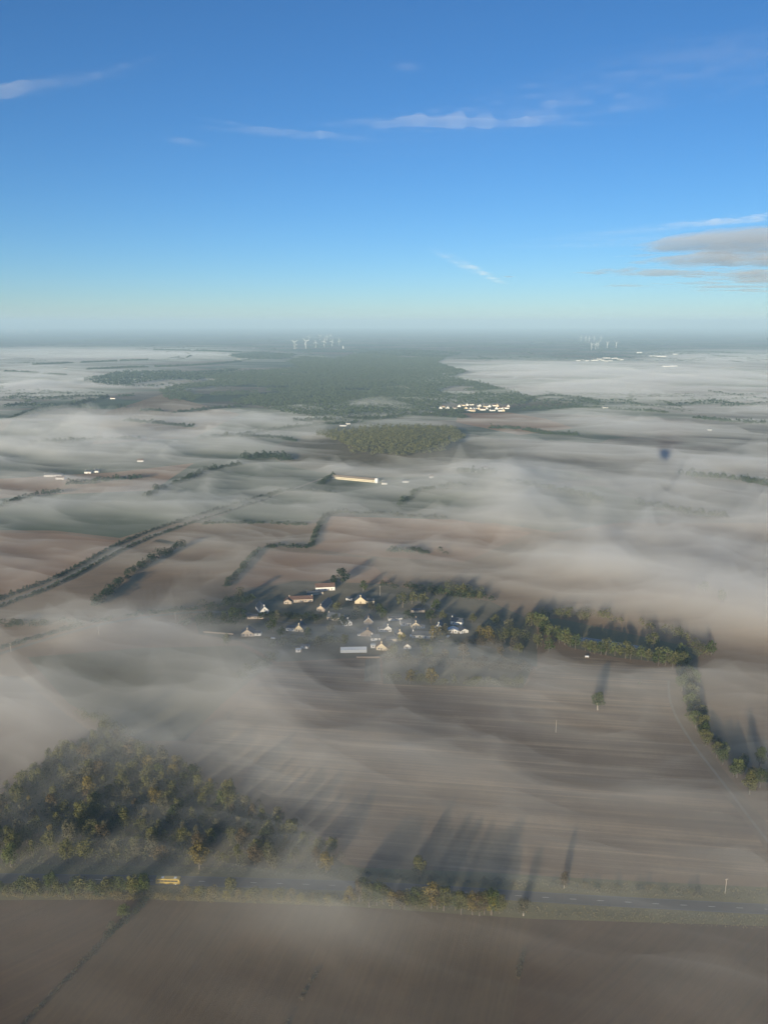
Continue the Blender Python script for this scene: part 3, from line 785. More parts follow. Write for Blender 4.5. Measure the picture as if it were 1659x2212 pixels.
# leafy undergrowth of the near wood
P = np.array(scatter(WOOD, 900, 2.0, 9))
V, _ = bush_cloud(P, rng.uniform(1.6, 3.2, len(P)), rng.uniform(3.5, 9.0, len(P)), 55, .6, rng)
c = V.reshape(-1, 4, 3); m = c.mean(1, keepdims=True); V = (m + (c - m) * .6).reshape(-1, 3)
tag(obj("undergrowth", quad_mesh("undergrowth", V, LEAF['olive'])), "olive brown undergrowth on the floor of the lower left wood", "undergrowth", None, "stuff")
# grass tufts along the road
C, T, N = strip_pts(ROAD, 7, 900)
k = rng.integers(0, len(C), 9000)
off = rng.choice([-1, 1], 9000) * rng.uniform(4.6, 13, 9000)
P = C[k] + N[k] * off[:, None] + T[k] * rng.uniform(-1, 1, 9000)[:, None]
c = np.concatenate([P, rng.uniform(.1, .5, (9000, 1))], 1)
tag(obj("verge_grass", quad_mesh("verge_grass", leaf_quads(c, .7, rng), LEAF['ochre'])), "tufts of dry grass along both road verges", "grass", None, "stuff")

# ------------------------------------------------------------------ buildings
WHITE = mat("white_render", (0.80, 0.78, 0.74), noise=.4, amt=.08)
CREAM = mat("cream_render", (0.68, 0.58, 0.42), noise=.4, amt=.1)
PINKW = mat("pink_stone", (0.50, 0.42, 0.34), noise=.5, amt=.15)
STONE = mat("brown_stone", (0.32, 0.25, 0.19), noise=.6, amt=.2)
SLATE = mat("slate_roof", (0.085, 0.095, 0.115), rough=.6, noise=1.2, amt=.25)
TILE = mat("red_tile_roof", (0.15, 0.092, 0.075), noise=1.0, amt=.25)
TINR = mat("pale_sheet_roof", (0.5, 0.53, 0.56), rough=.5, noise=.5, amt=.12)
GLASS = mat("window_glass", (0.03, 0.035, 0.045), rough=.15, spec=.5)
WOODP = mat("brown_door", (0.14, 0.09, 0.06))
FRAME = mat("white_paint", (0.8, 0.8, 0.78))


def house(u, v, w, d, eave, ridge, rz, wall, roof, label, chim=1, wing=None, win=2, name="house", cat="house", detail=True, xy=None, group=None, barge=False):
    """gable front faces -Y locally (towards the camera before rz); ridge runs along Y"""
    x, y = xy if xy else gp(u, v)
    h = empty(name, (x, y, 0), rz)
    tag(h, label, cat, group)
    hw = w / 2
    b = MB()
    b.face([(-hw, 0, -.2), (hw, 0, -.2), (hw, 0, eave), (0, 0, ridge), (-hw, 0, eave)])
    b.face([(hw, d, -.2), (-hw, d, -.2), (-hw, d, eave), (0, d, ridge), (hw, d, eave)])
    b.face([(-hw, d, -.2), (-hw, 0, -.2), (-hw, 0, eave), (-hw, d, eave)])
    b.face([(hw, 0, -.2), (hw, d, -.2), (hw, d, eave), (hw, 0, eave)])
    b.build("wall", wall, h)
    sl = (ridge - eave) / hw; o = .3
    q = MB()
    for s in (-1, 1):
        e = [(0, -o, ridge + .12), (s * (hw + o), -o, eave - o * sl + .12), (s * (hw + o), d + o, eave - o * sl + .12), (0, d + o, ridge + .12)]
        q.face(e if s < 0 else e[::-1])
        lo = [(p[0], p[1], p[2] - .2) for p in e]
        q.face(lo if s > 0 else lo[::-1])
        for i in range(4):
            j = (i + 1) % 4
            q.face([e[i], e[j], lo[j], lo[i]])
    rf = q.build("roof", roof, h)
    if barge:
        for s in (-1, 1):
            MB().face([(0, -o - .03, ridge + .2), (s * (hw + o), -o - .03, eave - o * sl + .2), (s * (hw + o), -o - .03, eave - o * sl - .35), (0, -o - .03, ridge - .35)]).build("barge_board", FRAME, rf)
    for i in range(chim):
        yy = .5 if i == 0 else d - .9
        c = MB().box(-.45, .45, yy, yy + .7, ridge - .5, ridge + 1.3)
        c.box(-.53, .53, yy - .08, yy + .78, ridge + 1.3, ridge + 1.45)
        c.build("chimney", wall if i == 0 else STONE, rf)
    if detail:
        def wnd(cx, z0, ww, hh):
            fr = MB().box(cx - ww / 2 - .1, cx + ww / 2 + .1, -.05, .02, z0 - .1, z0 + hh + .1).build("window", FRAME, h)
            MB().box(cx - ww / 2, cx + ww / 2, -.07, -.045, z0, z0 + hh).build("pane", GLASS, fr)
        if win >= 1: wnd(-hw * .5, 1.0, 1.1, 1.3)
        if win >= 2: wnd(hw * .5, 1.0, 1.1, 1.3)
        if win >= 3: wnd(0, eave + .2, .9, 1.2)
        dr = MB().box(-.5, .5, -.06, .02, 0, 2.1).build("door", WOODP, h)
        MB().box(.3, .36, -.1, -.06, 1.0, 1.08).build("handle", FRAME, dr)
    if wing:
        side, ww, wd, wh, wr, wm, rm = wing        # a lower lean-to or long wing at one side, ridge along X
        x0 = hw if side > 0 else -hw - ww
        y0 = 1.0
        b = MB().box(x0, x0 + ww, y0, y0 + wd, -.2, wh)
        b.face([(x0 + ww, y0, wh), (x0 + ww, y0 + wd, wh), (x0 + ww, y0 + wd / 2, wr - .1)])
        b.face([(x0, y0 + wd, wh), (x0, y0, wh), (x0, y0 + wd / 2, wr - .1)])
        wg = b.build("wing", wm, h)
        q = MB()
        for s in (0, 1):
            ya = y0 - .25 if s == 0 else y0 + wd + .25
            e = [(x0 - .1, ya, wh - .12), (x0 + ww + .2, ya, wh - .12), (x0 + ww + .2, y0 + wd / 2, wr), (x0 - .1, y0 + wd / 2, wr)]
            q.face(e if s == 0 else e[::-1])
            q.face([(p[0], p[1], p[2] - .15) for p in (e[::-1] if s == 0 else e)])
        q.build("wing_roof", rm, wg)
        if detail:
            nwin = max(1, int(ww / 3.2))
            for i in range(nwin):
                cx = x0 + ww * (i + .5) / nwin
                MB().box(cx - .5, cx + .5, y0 - .05, y0 + .02, .9, 2.0).build("pane", GLASS, wg)
    return h


def long_house(u, v, w, d, eave, ridge, rz, wall, roof, label, nwin=3, name="house", cat="house", chim=1, xy=None, detail=True, group=None):
    """long front faces the camera; ridge along X"""
    x, y = xy if xy else gp(u, v)
    h = empty(name, (x, y, 0), rz); tag(h, label, cat, group)
    b = MB(); hw = w / 2
    b.face([(-hw, 0, -.2), (hw, 0, -.2), (hw, 0, eave), (-hw, 0, eave)])
    b.face([(hw, d, -.2), (-hw, d, -.2), (-hw, d, eave), (hw, d, eave)])
    b.face([(hw, 0, -.2), (hw, d, -.2), (hw, d, eave), (hw, d / 2, ridge), (hw, 0, eave)])
    b.face([(-hw, d, -.2), (-hw, 0, -.2), (-hw, 0, eave), (-hw, d / 2, ridge), (-hw, d, eave)])
    b.build("wall", wall, h)
    q = MB()
    for s in (0, 1):
        ya = -.3 if s == 0 else d + .3
        za = eave - .3 * (ridge - eave) / (d / 2) + .12
        e = [(-hw - .25, ya, za), (hw + .25, ya, za), (hw + .25, d / 2, ridge + .12), (-hw - .25, d / 2, ridge + .12)]
        q.face(e if s == 0 else e[::-1])
        lo = [(p[0], p[1], p[2] - .18) for p in e]
        q.face(lo[::-1] if s == 0 else lo)
        for i in range(4): q.face([e[i], e[(i + 1) % 4], lo[(i + 1) % 4], lo[i]])
    rf = q.build("roof", roof, h)
    for i in range(chim):
        cx = -hw + .5 if i == 0 else hw - 1.2
        MB().box(cx, cx + .7, d / 2 - .4, d / 2 + .4, ridge - .4, ridge + 1.2).build("chimney", wall, rf)
    if detail:
        for i in range(nwin):
            cx = -hw + w * (i + .5) / nwin
            fr = MB().box(cx - .6, cx + .6, -.05, .02, .8, 2.2).build("window", FRAME, h)
            MB().box(cx - .5, cx + .5, -.07, -.045, .9, 2.1).build("pane", GLASS, fr)
        dr = MB().box(-.5 + w / nwin / 2, .5 + w / nwin / 2, -.06, .02, 0, 2.0).build("door", WOODP, h)
    return h


house(572, 1326, 8.5, 17, 3.2, 7.6, R(24), WHITE, SLATE, "white gabled house with a very long blue slate roof, leftmost of the hamlet's upper row", 1, None, 3)
long_house(552, 1337, 15, 5, 2.6, 3.8, R(3), PINKW, SLATE, "low grey outbuilding in front of the leftmost slate roofed house", 3, "outbuilding", "outbuilding", 0)
house(535, 1375, 11.5, 10, 2.6, 6.6, R(2), PINKW, SLATE, "tan gabled house with a white annexe, farthest left and alone at the hamlet's front", 1, (1, 6, 6, 2.6, 3.4, WHITE, SLATE), 2)
house(646, 1365, 8.0, 11, 2.8, 6.8, R(-6), CREAM, SLATE, "yellow lit gable with a low white wing on its left", 2, (-1, 8, 6, 3.0, 4.0, WHITE, SLATE), 1)
long_house(650, 1301, 24, 7, 3.2, 5.6, R(6), PINKW, TILE, "long pinkish house with red roof in the hamlet's left rear", 5, chim=2)
house(622, 1305, 7.5, 7, 2.8, 5.0, R(0), PINKW, TILE, "small pinkish gable at the left end of the long pinkish house", 0, None, 1)
long_house(703, 1276, 20, 8, 4.0, 7.0, R(8), WHITE, TILE, "white barn with a red tiled roof at the very back of the hamlet", 3, "barn", "barn", 0)
long_house(682, 1285, 16, 5, 2.5, 3.6, R(14), PINKW, SLATE, "low pale shed in front of the red roofed barn", 2, "shed", "shed", 0)
house(693, 1321, 8.5, 24, 2.9, 6.2, R(-14), PINKW, SLATE, "pink gabled farmhouse with a long dark roof running back, centre left", 1, None, 1)
house(779, 1304, 11.5, 10, 2.6, 7.2, R(0), CREAM, SLATE, "big cream pointed gable with a low wing on its right, at the hamlet's rear centre", 1, (1, 8, 6, 2.6, 4.0, CREAM, SLATE), 0)
long_house(755, 1297, 7, 4, 2.4, 3.4, R(-10), WHITE, SLATE, "small white shed left of the big cream gable", 1, "shed", "shed", 0)
house(794, 1375, 13, 10, 2.6, 6.8, R(-3), STONE, SLATE, "brownish gable with a small white box on its left, middle of the hamlet", 1, (-1, 2.5, 3, 2.2, 2.6, WHITE, SLATE), 0)
house(796, 1349, 8.0, 11, 3.0, 6.8, R(-2), STONE, SLATE, "dark house whose gable is edged with white boards, behind the brownish gable", 1, None, 1, barge=True)
long_house(855, 1341, 14, 6, 2.6, 3.6, R(6), WHITE, SLATE, "low white building with a dark opening, centre of the hamlet", 1, chim=0)
house(898, 1358, 8.5, 12, 3.0, 6.2, R(-3), CREAM, SLATE, "cream gable on a dark house with chimney, right of the low white building", 2, (1, 4, 5, 2.4, 3.2, WHITE, SLATE), 1)
house(838, 1365, 6.5, 9, 3.2, 6.0, R(8), WHITE, SLATE, "white gabled cottage with a low annexe on the left, below the low white building", 1, (-1, 5, 5, 2.8, 3.6, WHITE, SLATE), 2)
house(864, 1377, 7.5, 10, 3.0, 6.2, R(14), CREAM, SLATE, "cream gable half hidden by a yellowing tree", 1, None, 1)
long_house(913, 1379, 19, 7, 3.0, 5.4, R(-4), WHITE, SLATE, "long white house with dark windows at the hamlet's front right", 4, chim=2)
house(933, 1377, 5.5, 6, 2.8, 4.6, R(-6), WHITE, SLATE, "small white gable at the right end of the long white house", 0, None, 1)
long_house(985, 1350, 11, 7, 3.4, 6.0, R(-20), WHITE, SLATE, "white house set askew at the hamlet's right end", 2)
house(978, 1368, 9, 6, 2.8, 4.6, R(-8), WHITE, TINR, "white outbuilding with dark openings below the skewed white house", 0, None, 2, "outbuilding", "outbuilding")
house(1003, 1368, 8, 8, 2.4, 4.4, R(20), WHITE, SLATE, "grey roofed white shed, rightmost of the hamlet", 0, None, 1, "shed", "shed")
long_house(846, 1386, 9, 6, 2.6, 4.4, R(4), PINKW, SLATE, "small blue roofed shed in front of the white gabled cottage", 1, "shed", "shed", 0)
house(824, 1405, 9, 9, 2.8, 6.6, R(-8), CREAM, TILE, "cream gable nearest the stubble field, right of the glasshouse", 1, (1, 5, 5, 2.3, 3.2, STONE, TILE), 1)
long_house(903, 1323, 13, 5, 2.4, 3.4, R(2), PINKW, SLATE, "low pale wall-like shed at the hamlet's rear right", 1, "shed", "shed", 0)
long_house(806, 1400, 4, 3.5, 2.6, 3.2, R(0), WHITE, TINR, "tiny white hut between the glasshouse and the nearest cream gable", 1, "hut", "hut", 0)
long_house(645, 1409, 4.5, 3.5, 2.3, 3.0, R(6), WHITE, TINR, "small white hut alone below the hamlet's left half", 1, "hut", "hut", 0)
long_house(658, 1401, 6.5, 4, 2.3, 3.3, R(-14), WHITE, SLATE, "small white shed just behind the lone white hut", 1, "shed", "shed", 0)
long_house(720, 1340, 12, 8, 3.0, 6.2, R(-12), PINKW, SLATE, "slate roofed house in the dim centre left gardens", 3)
house(752, 1352, 8, 12, 3.0, 6.4, R(20), WHITE, SLATE, "white gabled house turned right, between the yellow gable and the brownish one", 1, None, 2)
long_house(878, 1352, 10, 7, 2.8, 5.4, R(10), WHITE, SLATE, "small white fronted house between the low white building and the cream gable", 2)
house(947, 1360, 7, 9, 2.8, 5.6, R(-12), WHITE, SLATE, "white gabled cottage left of the skewed white house", 1, None, 2)
long_house(812, 1384, 8, 6, 2.6, 4.8, R(6), WHITE, SLATE, "low white cottage right of the brownish gable", 2)
house(880, 1402, 6, 8, 2.4, 4.8, R(-5), WHITE, TILE, "small red roofed hut right of the nearest cream gable", 0, None, 1, "hut", "hut")
CARW = mat("car_paint", (.75, .76, .78), rough=.3, spec=.5)
for u, v, rz, la in [(834, 1350, 20, "small white car parked behind the white gabled cottage"), (806, 1384, -30, "white car parked beside the brownish gable"), (888, 1374, 80, "white car parked left of the long white house"), (590, 1380, 10, "pale car on the lane between the tan house and the yellow gable"), (968, 1376, 60, "pale car parked below the skewed white house")]:
    cr_ = empty("parked_car", (*gp(u, v), .05), R(rz)); tag(cr_, la, "car")
    b = MB()
    pr = [(-2.1, .3), (2.1, .3), (2.15, .75), (1.2, .9), (.6, 1.4), (-1.3, 1.42), (-2.0, .95), (-2.15, .7)]
    for sgn in (-1, 1): b.face([(x, sgn * .85, z) for x, z in (pr if sgn < 0 else pr[::-1])])
    for i in range(len(pr)):
        (x0, z0), (x1, z1) = pr[i], pr[(i + 1) % len(pr)]
        b.face([(x0, -.85, z0), (x0, .85, z0), (x1, .85, z1), (x1, -.85, z1)])
    b.build("body", CARW, cr_)
    for sgn in (-1, 1):
        MB().face([(-1.2, sgn * .86, .95), (.95, sgn * .86, .95), (.5, sgn * .86, 1.34), (-1.15, sgn * .86, 1.35)]).build("side_window", GLASS, cr_)
        for x0 in (-1.3, 1.3): MB().tube([(x0, sgn * .7, .32), (x0, sgn * .88, .32)], .32, 10).build("wheel", mat("tyre", (.02, .02, .02)) if "tyre" not in bpy.data.materials else bpy.data.materials["tyre"], cr_)
# glasshouse
gx, gy = gp(764, 1410)
gh = empty("greenhouse", (gx, gy, 0), R(2)); tag(gh, "long pale glasshouse with ribbed walls at the edge of the stubble field", "greenhouse")
GLP = mat("greenhouse_glass", (0.62, 0.66, 0.68), rough=.25, spec=.5, noise=.6, amt=.1)
for i in range(8):
    x0 = -11 + i * 2.75
    MB().box(x0 + .06, x0 + 2.69, 0, .05, .3, 2.4).build("pane", GLP, gh)
    MB().face([(x0 + .06, 0, 2.45), (x0 + 2.69, 0, 2.45), (x0 + 2.69, 3.2, 4.0), (x0 + .06, 3.2, 4.0)]).build("roof_pane", GLP, gh)
    MB().face([(x0 + .06, 3.2, 4.0), (x0 + 2.69, 3.2, 4.0), (x0 + 2.69, 6.4, 2.45), (x0 + .06, 6.4, 2.45)]).build("roof_pane", GLP, gh)
f = MB()
for i in range(9):
    x0 = -11 + i * 2.75
    f.tube([(x0, 0, 0), (x0, 0, 2.45), (x0, 3.2, 4.05), (x0, 6.4, 2.45), (x0, 6.4, 0)], .07, 5)
f.box(-11, 11, -.05, .08, 0, .3); f.box(-11, 11, 6.3, 6.42, 0, 2.4)
f.build("frame", FRAME, gh)
# garden walls
for (u0, v0), (u1, v1), la in [((440, 1366), (505, 1371), "low pale garden wall left of the alone standing tan house"), ((925, 1383), (960, 1387), "low pale wall right of the long white house"), ((770, 1421), (820, 1421), "low pale wall along the stubble field's edge below the glasshouse")]:
    a = np.array(gp(u0, v0)); b = np.array(gp(u1, v1)); Lw = np.linalg.norm(b - a)
    wl = MB().box(0, Lw, -.15, .15, 0, 1.1).box(-.1, Lw + .1, -.22, .22, 1.1, 1.22).build("garden_wall", STONE)
    wl.location = (*a, 0); wl.rotation_euler = (0, 0, math.atan2(*(b - a)[::-1])); tag(wl, la, "wall")
# white tank by the pond belt
tk = MB().tube([(-1.6, 0, .8), (-1.4, 0, .85), (1.4, 0, .85), (1.6, 0, .8)], [.4, .75, .75, .4], 10).box(-1.2, -.9, -.5, .5, 0, .5).box(.9, 1.2, -.5, .5, 0, .5).build("water_tank", FRAME)
tk.location = (*gp(1267, 1420), 0); tag(tk, "small white water tank at the stubble field's top edge by the pond belt", "tank")
# hamlet trees
VT = [(490, 1395, 'olive'), (600, 1340, 'grey'), (680, 1345, 'dark'), (730, 1325, 'olive'), (820, 1330, 'green'), (830, 1338, 'green'), (870, 1312, 'olive'), (890, 1305, 'olive'), (912, 1310, 'olive'), (940, 1322, 'green'), (955, 1340, 'olive'), (960, 1378, 'grey'), (938, 1388, 'ochre'), (870, 1392, 'yellow'), (1020, 1345, 'olive'), (1035, 1380, 'ochre'), (1055, 1385, 'ochre'), (1090, 1388, 'olive'), (740, 1355, 'dark'), (770, 1330, 'grey'), (715, 1375, 'grey'), (745, 1395, 'olive'), (690, 1395, 'grey'), (665, 1380, 'green'), (610, 1380, 'dark'), (590, 1365, 'green'), (520, 1345, 'dark'), (505, 1340, 'green'), (485, 1345, 'dark'), (455, 1350, 'dark'), (430, 1352, 'dark'), (545, 1300, 'green'), (520, 1298, 'grey'), (880, 1345, 'dark'), (800, 1320, 'grey'), (930, 1345, 'dark'), (850, 1420, 'olive'), (880, 1430, 'grey'), (920, 1425, 'olive'), (960, 1430, 'rust'), (1000, 1425, 'rust'), (885, 1478, 'ochre'), (930, 1480, 'ochre'), (1080, 1420, 'rust'), (1120, 1415, 'olive'), (1070, 1350, 'olive'), (1100, 1360, 'grey'), (965, 1290, 'lime'), (1000, 1287, 'olive'), (1035, 1298, 'olive')]
for i, (u, v, lf) in enumerate(VT):
    la = f"{ {'olive':'olive green','grey':'grey half bare','dark':'dark green','green':'green','ochre':'ochre','yellow':'yellowing','rust':'brown','lime':'pale green'}[lf] } tree among the hamlet's houses and gardens"
    if lf == 'yellow': la = "yellowing tree standing in front of a half hidden cream gable"
    if lf == 'lime': la = "pale green tree at the hamlet's right rear"
    tree(u, v, MID, lf, rng.uniform(.8, 1.35), la, f"{lf} trees of the hamlet" if lf not in ('yellow', 'lime') else None)

# long shed and its neighbours
a = np.array(gp(716, 1034)); b = np.array(gp(812, 1043)); Lw = np.linalg.norm(b - a)
ls = empty("poultry_shed", (*a, 0), math.atan2(*(b - a)[::-1])); tag(ls, "very long cream lit shed with a row of small windows in the mist", "shed")
MB().box(0, Lw, 0, 14, -.2, 4.2).build("wall", mat("cream_cladding", (.68, .61, .45), noise=.1, amt=.06), ls)
q = MB().face([(-.3, -.4, 4.15), (Lw + .3, -.4, 4.15), (Lw + .3, 7, 6.6), (-.3, 7, 6.6)]).face([(-.3, 7, 6.6), (Lw + .3, 7, 6.6), (Lw + .3, 14.4, 4.15), (-.3, 14.4, 4.15)])
q.face([(Lw, 0, 4.15), (Lw, 14, 4.15), (Lw, 7, 6.5)]).face([(0, 14, 4.15), (0, 0, 4.15), (0, 7, 6.5)])
q.build("roof", STONE, ls)
wm = MB().box(-.9, .9, -.06, .02, 1.6, 2.9).mesh("window", GLASS)
for i in range(22): obj("window", wm, ls, ((i + .5) * Lw / 22, 0, 0))
MB().box(Lw - 1, Lw + 4, -2, 3, 0, 8).build("silo_base", FRAME, ls)
FAR = [(830, 1047, 9, "small white shed below the right end of the long shed"), (876, 1043, 11, "white house right of the long shed"), (932, 1033, 7, "small white house in the mist right of the long shed"), (1000, 1016, 16, "pale roof at the left of the misty farmstead"), (1028, 1020, 10, "house in the middle of the misty farmstead"), (1048, 1014, 12, "house at the back of the misty farmstead"), (1072, 1022, 9, "rightmost house of the misty farmstead"), (115, 1030, 30, "long white farm building at the left edge in the mist"), (130, 1036, 16, "white shed in front of the long farm building at the left edge"), (190, 1023, 12, "small white farmhouse right of the long farm building at left"), (208, 1021, 9, "tiny white barn beside the small farmhouse at left"), (304, 998, 12, "pale house alone in the left mist"), (741, 921, 18, "white farmhouse in the clearing under the forest"), (752, 917, 12, "barn beside the white farmhouse under the forest"), (244, 862, 18, "white house at the top of the dark tree belt"), (1307, 882, 16, "white house alone right of the pasture"), (1532, 930, 9, "tiny white house near the right edge in the mist"), (516, 776, 26, "white house in the far left mist"), (530, 774, 22, "second white house in the far left mist"), (142, 796, 22, "white farm in the far left mist"), (640, 745, 30, "white shed left of the turbines' foot"), (548, 752, 26, "far pale house left of the turbines"), (640, 752, 24, "pale shed under the leftmost turbine"), (1580, 795, 30, "far farm near the right edge"), (1560, 795, 24, "smaller far farm near the right edge")]
for i, (u, v, w, la) in enumerate(FAR):
    long_house(u, v, w, 8, 3.4, 5.8, R(-8 + 5 * (i % 4)), WHITE, [SLATE, SLATE, TILE][i % 3], la, max(2, int(w / 4)), detail=v > 1000, chim=1)
z4 = [(280, 188), (398, 205), (430, 185), (505, 205), (250, 272), (595, 230), (628, 208), (683, 177), (690, 240), (803, 157), (870, 150), (790, 210), (805, 240), (860, 220), (890, 245), (915, 232), (950, 212), (985, 215), (1050, 228), (1105, 215), (1110, 178), (1150, 180), (1240, 165), (1270, 170), (1205, 240), (1260, 212), (1310, 210), (1345, 222), (1330, 245), (1365, 245), (1405, 205), (1440, 180), (740, 160), (1000, 170), (360, 240)]
for i, (a_, b_) in enumerate(z4):
    u = (1080 + a_ / 5.925) * .8295; v = (1030 + b_ / 5.925) * .8295
    wl = [WHITE, WHITE, CREAM][i % 3]; rz = R(rng.uniform(-25, 25))
    ty = "white" if wl is WHITE else "cream"
    if i % 2: house(u, v, rng.uniform(9, 12), 10, 3.6, 7.5, rz, wl, SLATE, f"{ty} gabled house in the village below the forest", 1, None, 0, detail=False, group=f"{ty} gabled houses of the far village")
    else: long_house(u, v, rng.uniform(13, 22), 8, 3.8, 6.5, rz, wl, [SLATE, TILE][i % 4 // 2], f"{ty} long fronted house in the village below the forest", detail=False, group=f"{ty} long houses of the far village")
z6 = [(240, 362), (290, 355), (355, 365), (440, 360), (465, 350), (480, 360), (510, 342), (535, 345), (570, 358), (595, 328), (640, 328), (610, 370), (675, 365), (705, 335), (740, 330), (790, 342), (825, 352), (1060, 255), (1225, 303), (1300, 303), (1330, 306), (1380, 308), (1420, 445), (1520, 440), (1550, 278)]
for i, (a_, b_) in enumerate(z6):
    u = (1460 + a_ / 5.184) * .8295; v = (870 + b_ / 5.184) * .8295
    inv = i < 17
    long_house(u, v, rng.uniform(18, 30) if inv else 45, 14, 6, 9.5, R(rng.uniform(-20, 20)), WHITE, SLATE if inv else TINR, "tiny white house in the farthest village, under the right turbines" if inv else "far white farm building right of the farthest village", detail=False, group="houses of the farthest village" if inv else "far farm buildings at the right")

# ------------------------------------------------------------------ poles
for u, v, h_, la, arm in [(1200, 1582, 9, "thin pale pole standing in the stubble field left of the lone tree", False), (1565, 1930, 8.5, "wooden utility pole on the far verge near the right edge", True), (215, 1372, 8, "pole beside the hamlet lane at the left", True), (25, 1408, 8, "pole beside the hamlet lane at the left edge", True), (821, 1288, 11, "tall pole behind the big cream gable", True), (380, 1338, 7, "pole on the hamlet lane nearest to the houses", True), (803, 1318, 8, "pole between the cream gable and the dark house", True)]:
    p = empty("utility_pole", (*gp(u, v), 0), R(10)); tag(p, la, "pole")
    MB().tube([(0, 0, -.3), (0, 0, h_)], [.17, .11], 8).build("post", PALE_BARK, p)
    if arm:
        MB().box(-.8, .8, -.06, .06, h_ - .6, h_ - .45).build("crossarm", PALE_BARK, p)
        for x0 in (-.65, 0, .65): MB().tube([(x0, 0, h_ - .45), (x0, 0, h_ - .2)], .06, 6).build("insulator", FRAME, p)

# ------------------------------------------------------------------ yellow coach
C, T, N = strip_pts(ROAD, 7, 900)
U = np.array([to_pic(p[0], p[1], 0)[0] for p in C]); k = int(np.argmin(abs(U - 366)))
ang = math.atan2(T[k][1], T[k][0])
cp = C[k] + N[k] * -1.75
YEL = mat("yellow_paint", (0.5, 0.36, 0.08), rough=.35, spec=.5)
YEL2 = mat("pale_yellow_roof", (0.42, 0.31, 0.10), rough=.6, spec=.3)
BLK = mat("rubber", (0.02, 0.02, 0.02)); 
co = empty("coach", (*cp, .04), ang); tag(co, "yellow coach with two white roof hatches on the main road", "coach")
prof = [(-6, .35), (6, .35), (6.05, 1.2), (5.95, 2.6), (5.7, 3.1), (5.3, 3.2), (-5.7, 3.2), (-5.95, 3.05), (-6.02, 1.2)]
b = MB(); n = len(prof)
for s in (-1, 1):
    b.face([(x, s * 1.26, z) for x, z in (prof if s < 0 else prof[::-1])])
for i in range(n):
    (x0, z0), (x1, z1) = prof[i], prof[(i + 1) % n]
    b.face([(x0, -1.26, z0), (x0, 1.26, z0), (x1, 1.26, z1), (x1, -1.26, z1)])
b.build("body", YEL, co)
MB().box(-5.6, 5.2, -1.1, 1.1, 3.2, 3.24).build("roof", YEL2, co)
for x0 in (-3.4, 3.0): MB().box(x0, x0 + 1.3, -.55, .55, 3.24, 3.34).build("roof_hatch", FRAME, co)
for s in (-1, 1):
    for i in range(6): MB().box(-5.2 + i * 1.72, -5.2 + i * 1.72 + 1.6, s * 1.27 - .01, s * 1.27 + .01, 1.75, 2.6).build("window", GLASS, co)
    for x0 in (-3.9, 3.9):
        wh = MB().tube([(x0, s * .98, .48), (x0, s * 1.29, .48)], .48, 16).build("wheel", BLK, co)
        MB().tube([(x0, s * 1.25, .48), (x0, s * 1.31, .48)], .26, 12).build("rim", FRAME, wh)
    MB().box(6.02, 6.07, s * .95 - .18, s * .95 + .18, .7, .95).build("headlight", FRAME, co)
MB().face([(6.06, -1.15, 1.3), (6.06, 1.15, 1.3), (5.97, 1.15, 2.55), (5.97, -1.15, 2.55)]).build("windscreen", GLASS, co)

# ------------------------------------------------------------------ wind turbines
TW = mat("turbine_white", (0.9, 0.89, 0.86), rough=.5)


def tower_mesh(h): return MB().tube([(0, 0, 0), (0, 0, h * .5), (0, 0, h)], [2.6, 2.1, 1.5], 12).mesh("tower", TW, True)


TOW = tower_mesh(78.0)
NAC = MB().box(-1.9, 1.9, -4, 7, 76.5, 80.5).mesh("nacelle", TW)
HUBM = MB().tube([(0, -7, 78.6), (0, -6.2, 78.6), (0, -4, 78.6)], [.4, 1.7, 2.0], 10).mesh("hub", TW)
bl = MB()
st = [(0, 1.0, 1.0), (4, 1.1, 1.0), (9, 2.2, .6), (22, 1.5, .4), (36, .9, .25), (42, .2, .1)]
ring = []
for z, c_, th in st:
    k = len(bl.V); bl.V += [(-c_ * .7, -th, z), (c_ * 1.3, 0, z), (-c_ * .7, th, z), (-c_ * 1.1, 0, z)]; ring.append(k)
for a_, b_ in zip(ring, ring[1:]):
    for j in range(4): bl.F.append((a_ + j, a_ + (j + 1) % 4, b_ + (j + 1) % 4, b_ + j))
BLADE = bl.mesh("blade", TW)


def turbine(u, v, scale, phase, rz, label, group=None):
    t = empty("wind_turbine", (*gp(u, v), 0), rz, scale); tag(t, label, "wind turbine", group)
    obj("tower", TOW, t); obj("nacelle", NAC, t); obj("hub", HUBM, t)
    for k in range(3):
        b_ = obj("blade", BLADE, t, (0, -5.5, 78.6)); b_.rotation_euler = (0, phase + k * 2 * math.pi / 3, 0)


def z5(a_, b_): return ((740 + a_ / 9.217) * .8295, (860 + b_ / 9.217) * .8295)
def z6p(a_, b_): return ((1460 + a_ / 5.184) * .8295, (870 + b_ / 5.184) * .8295)


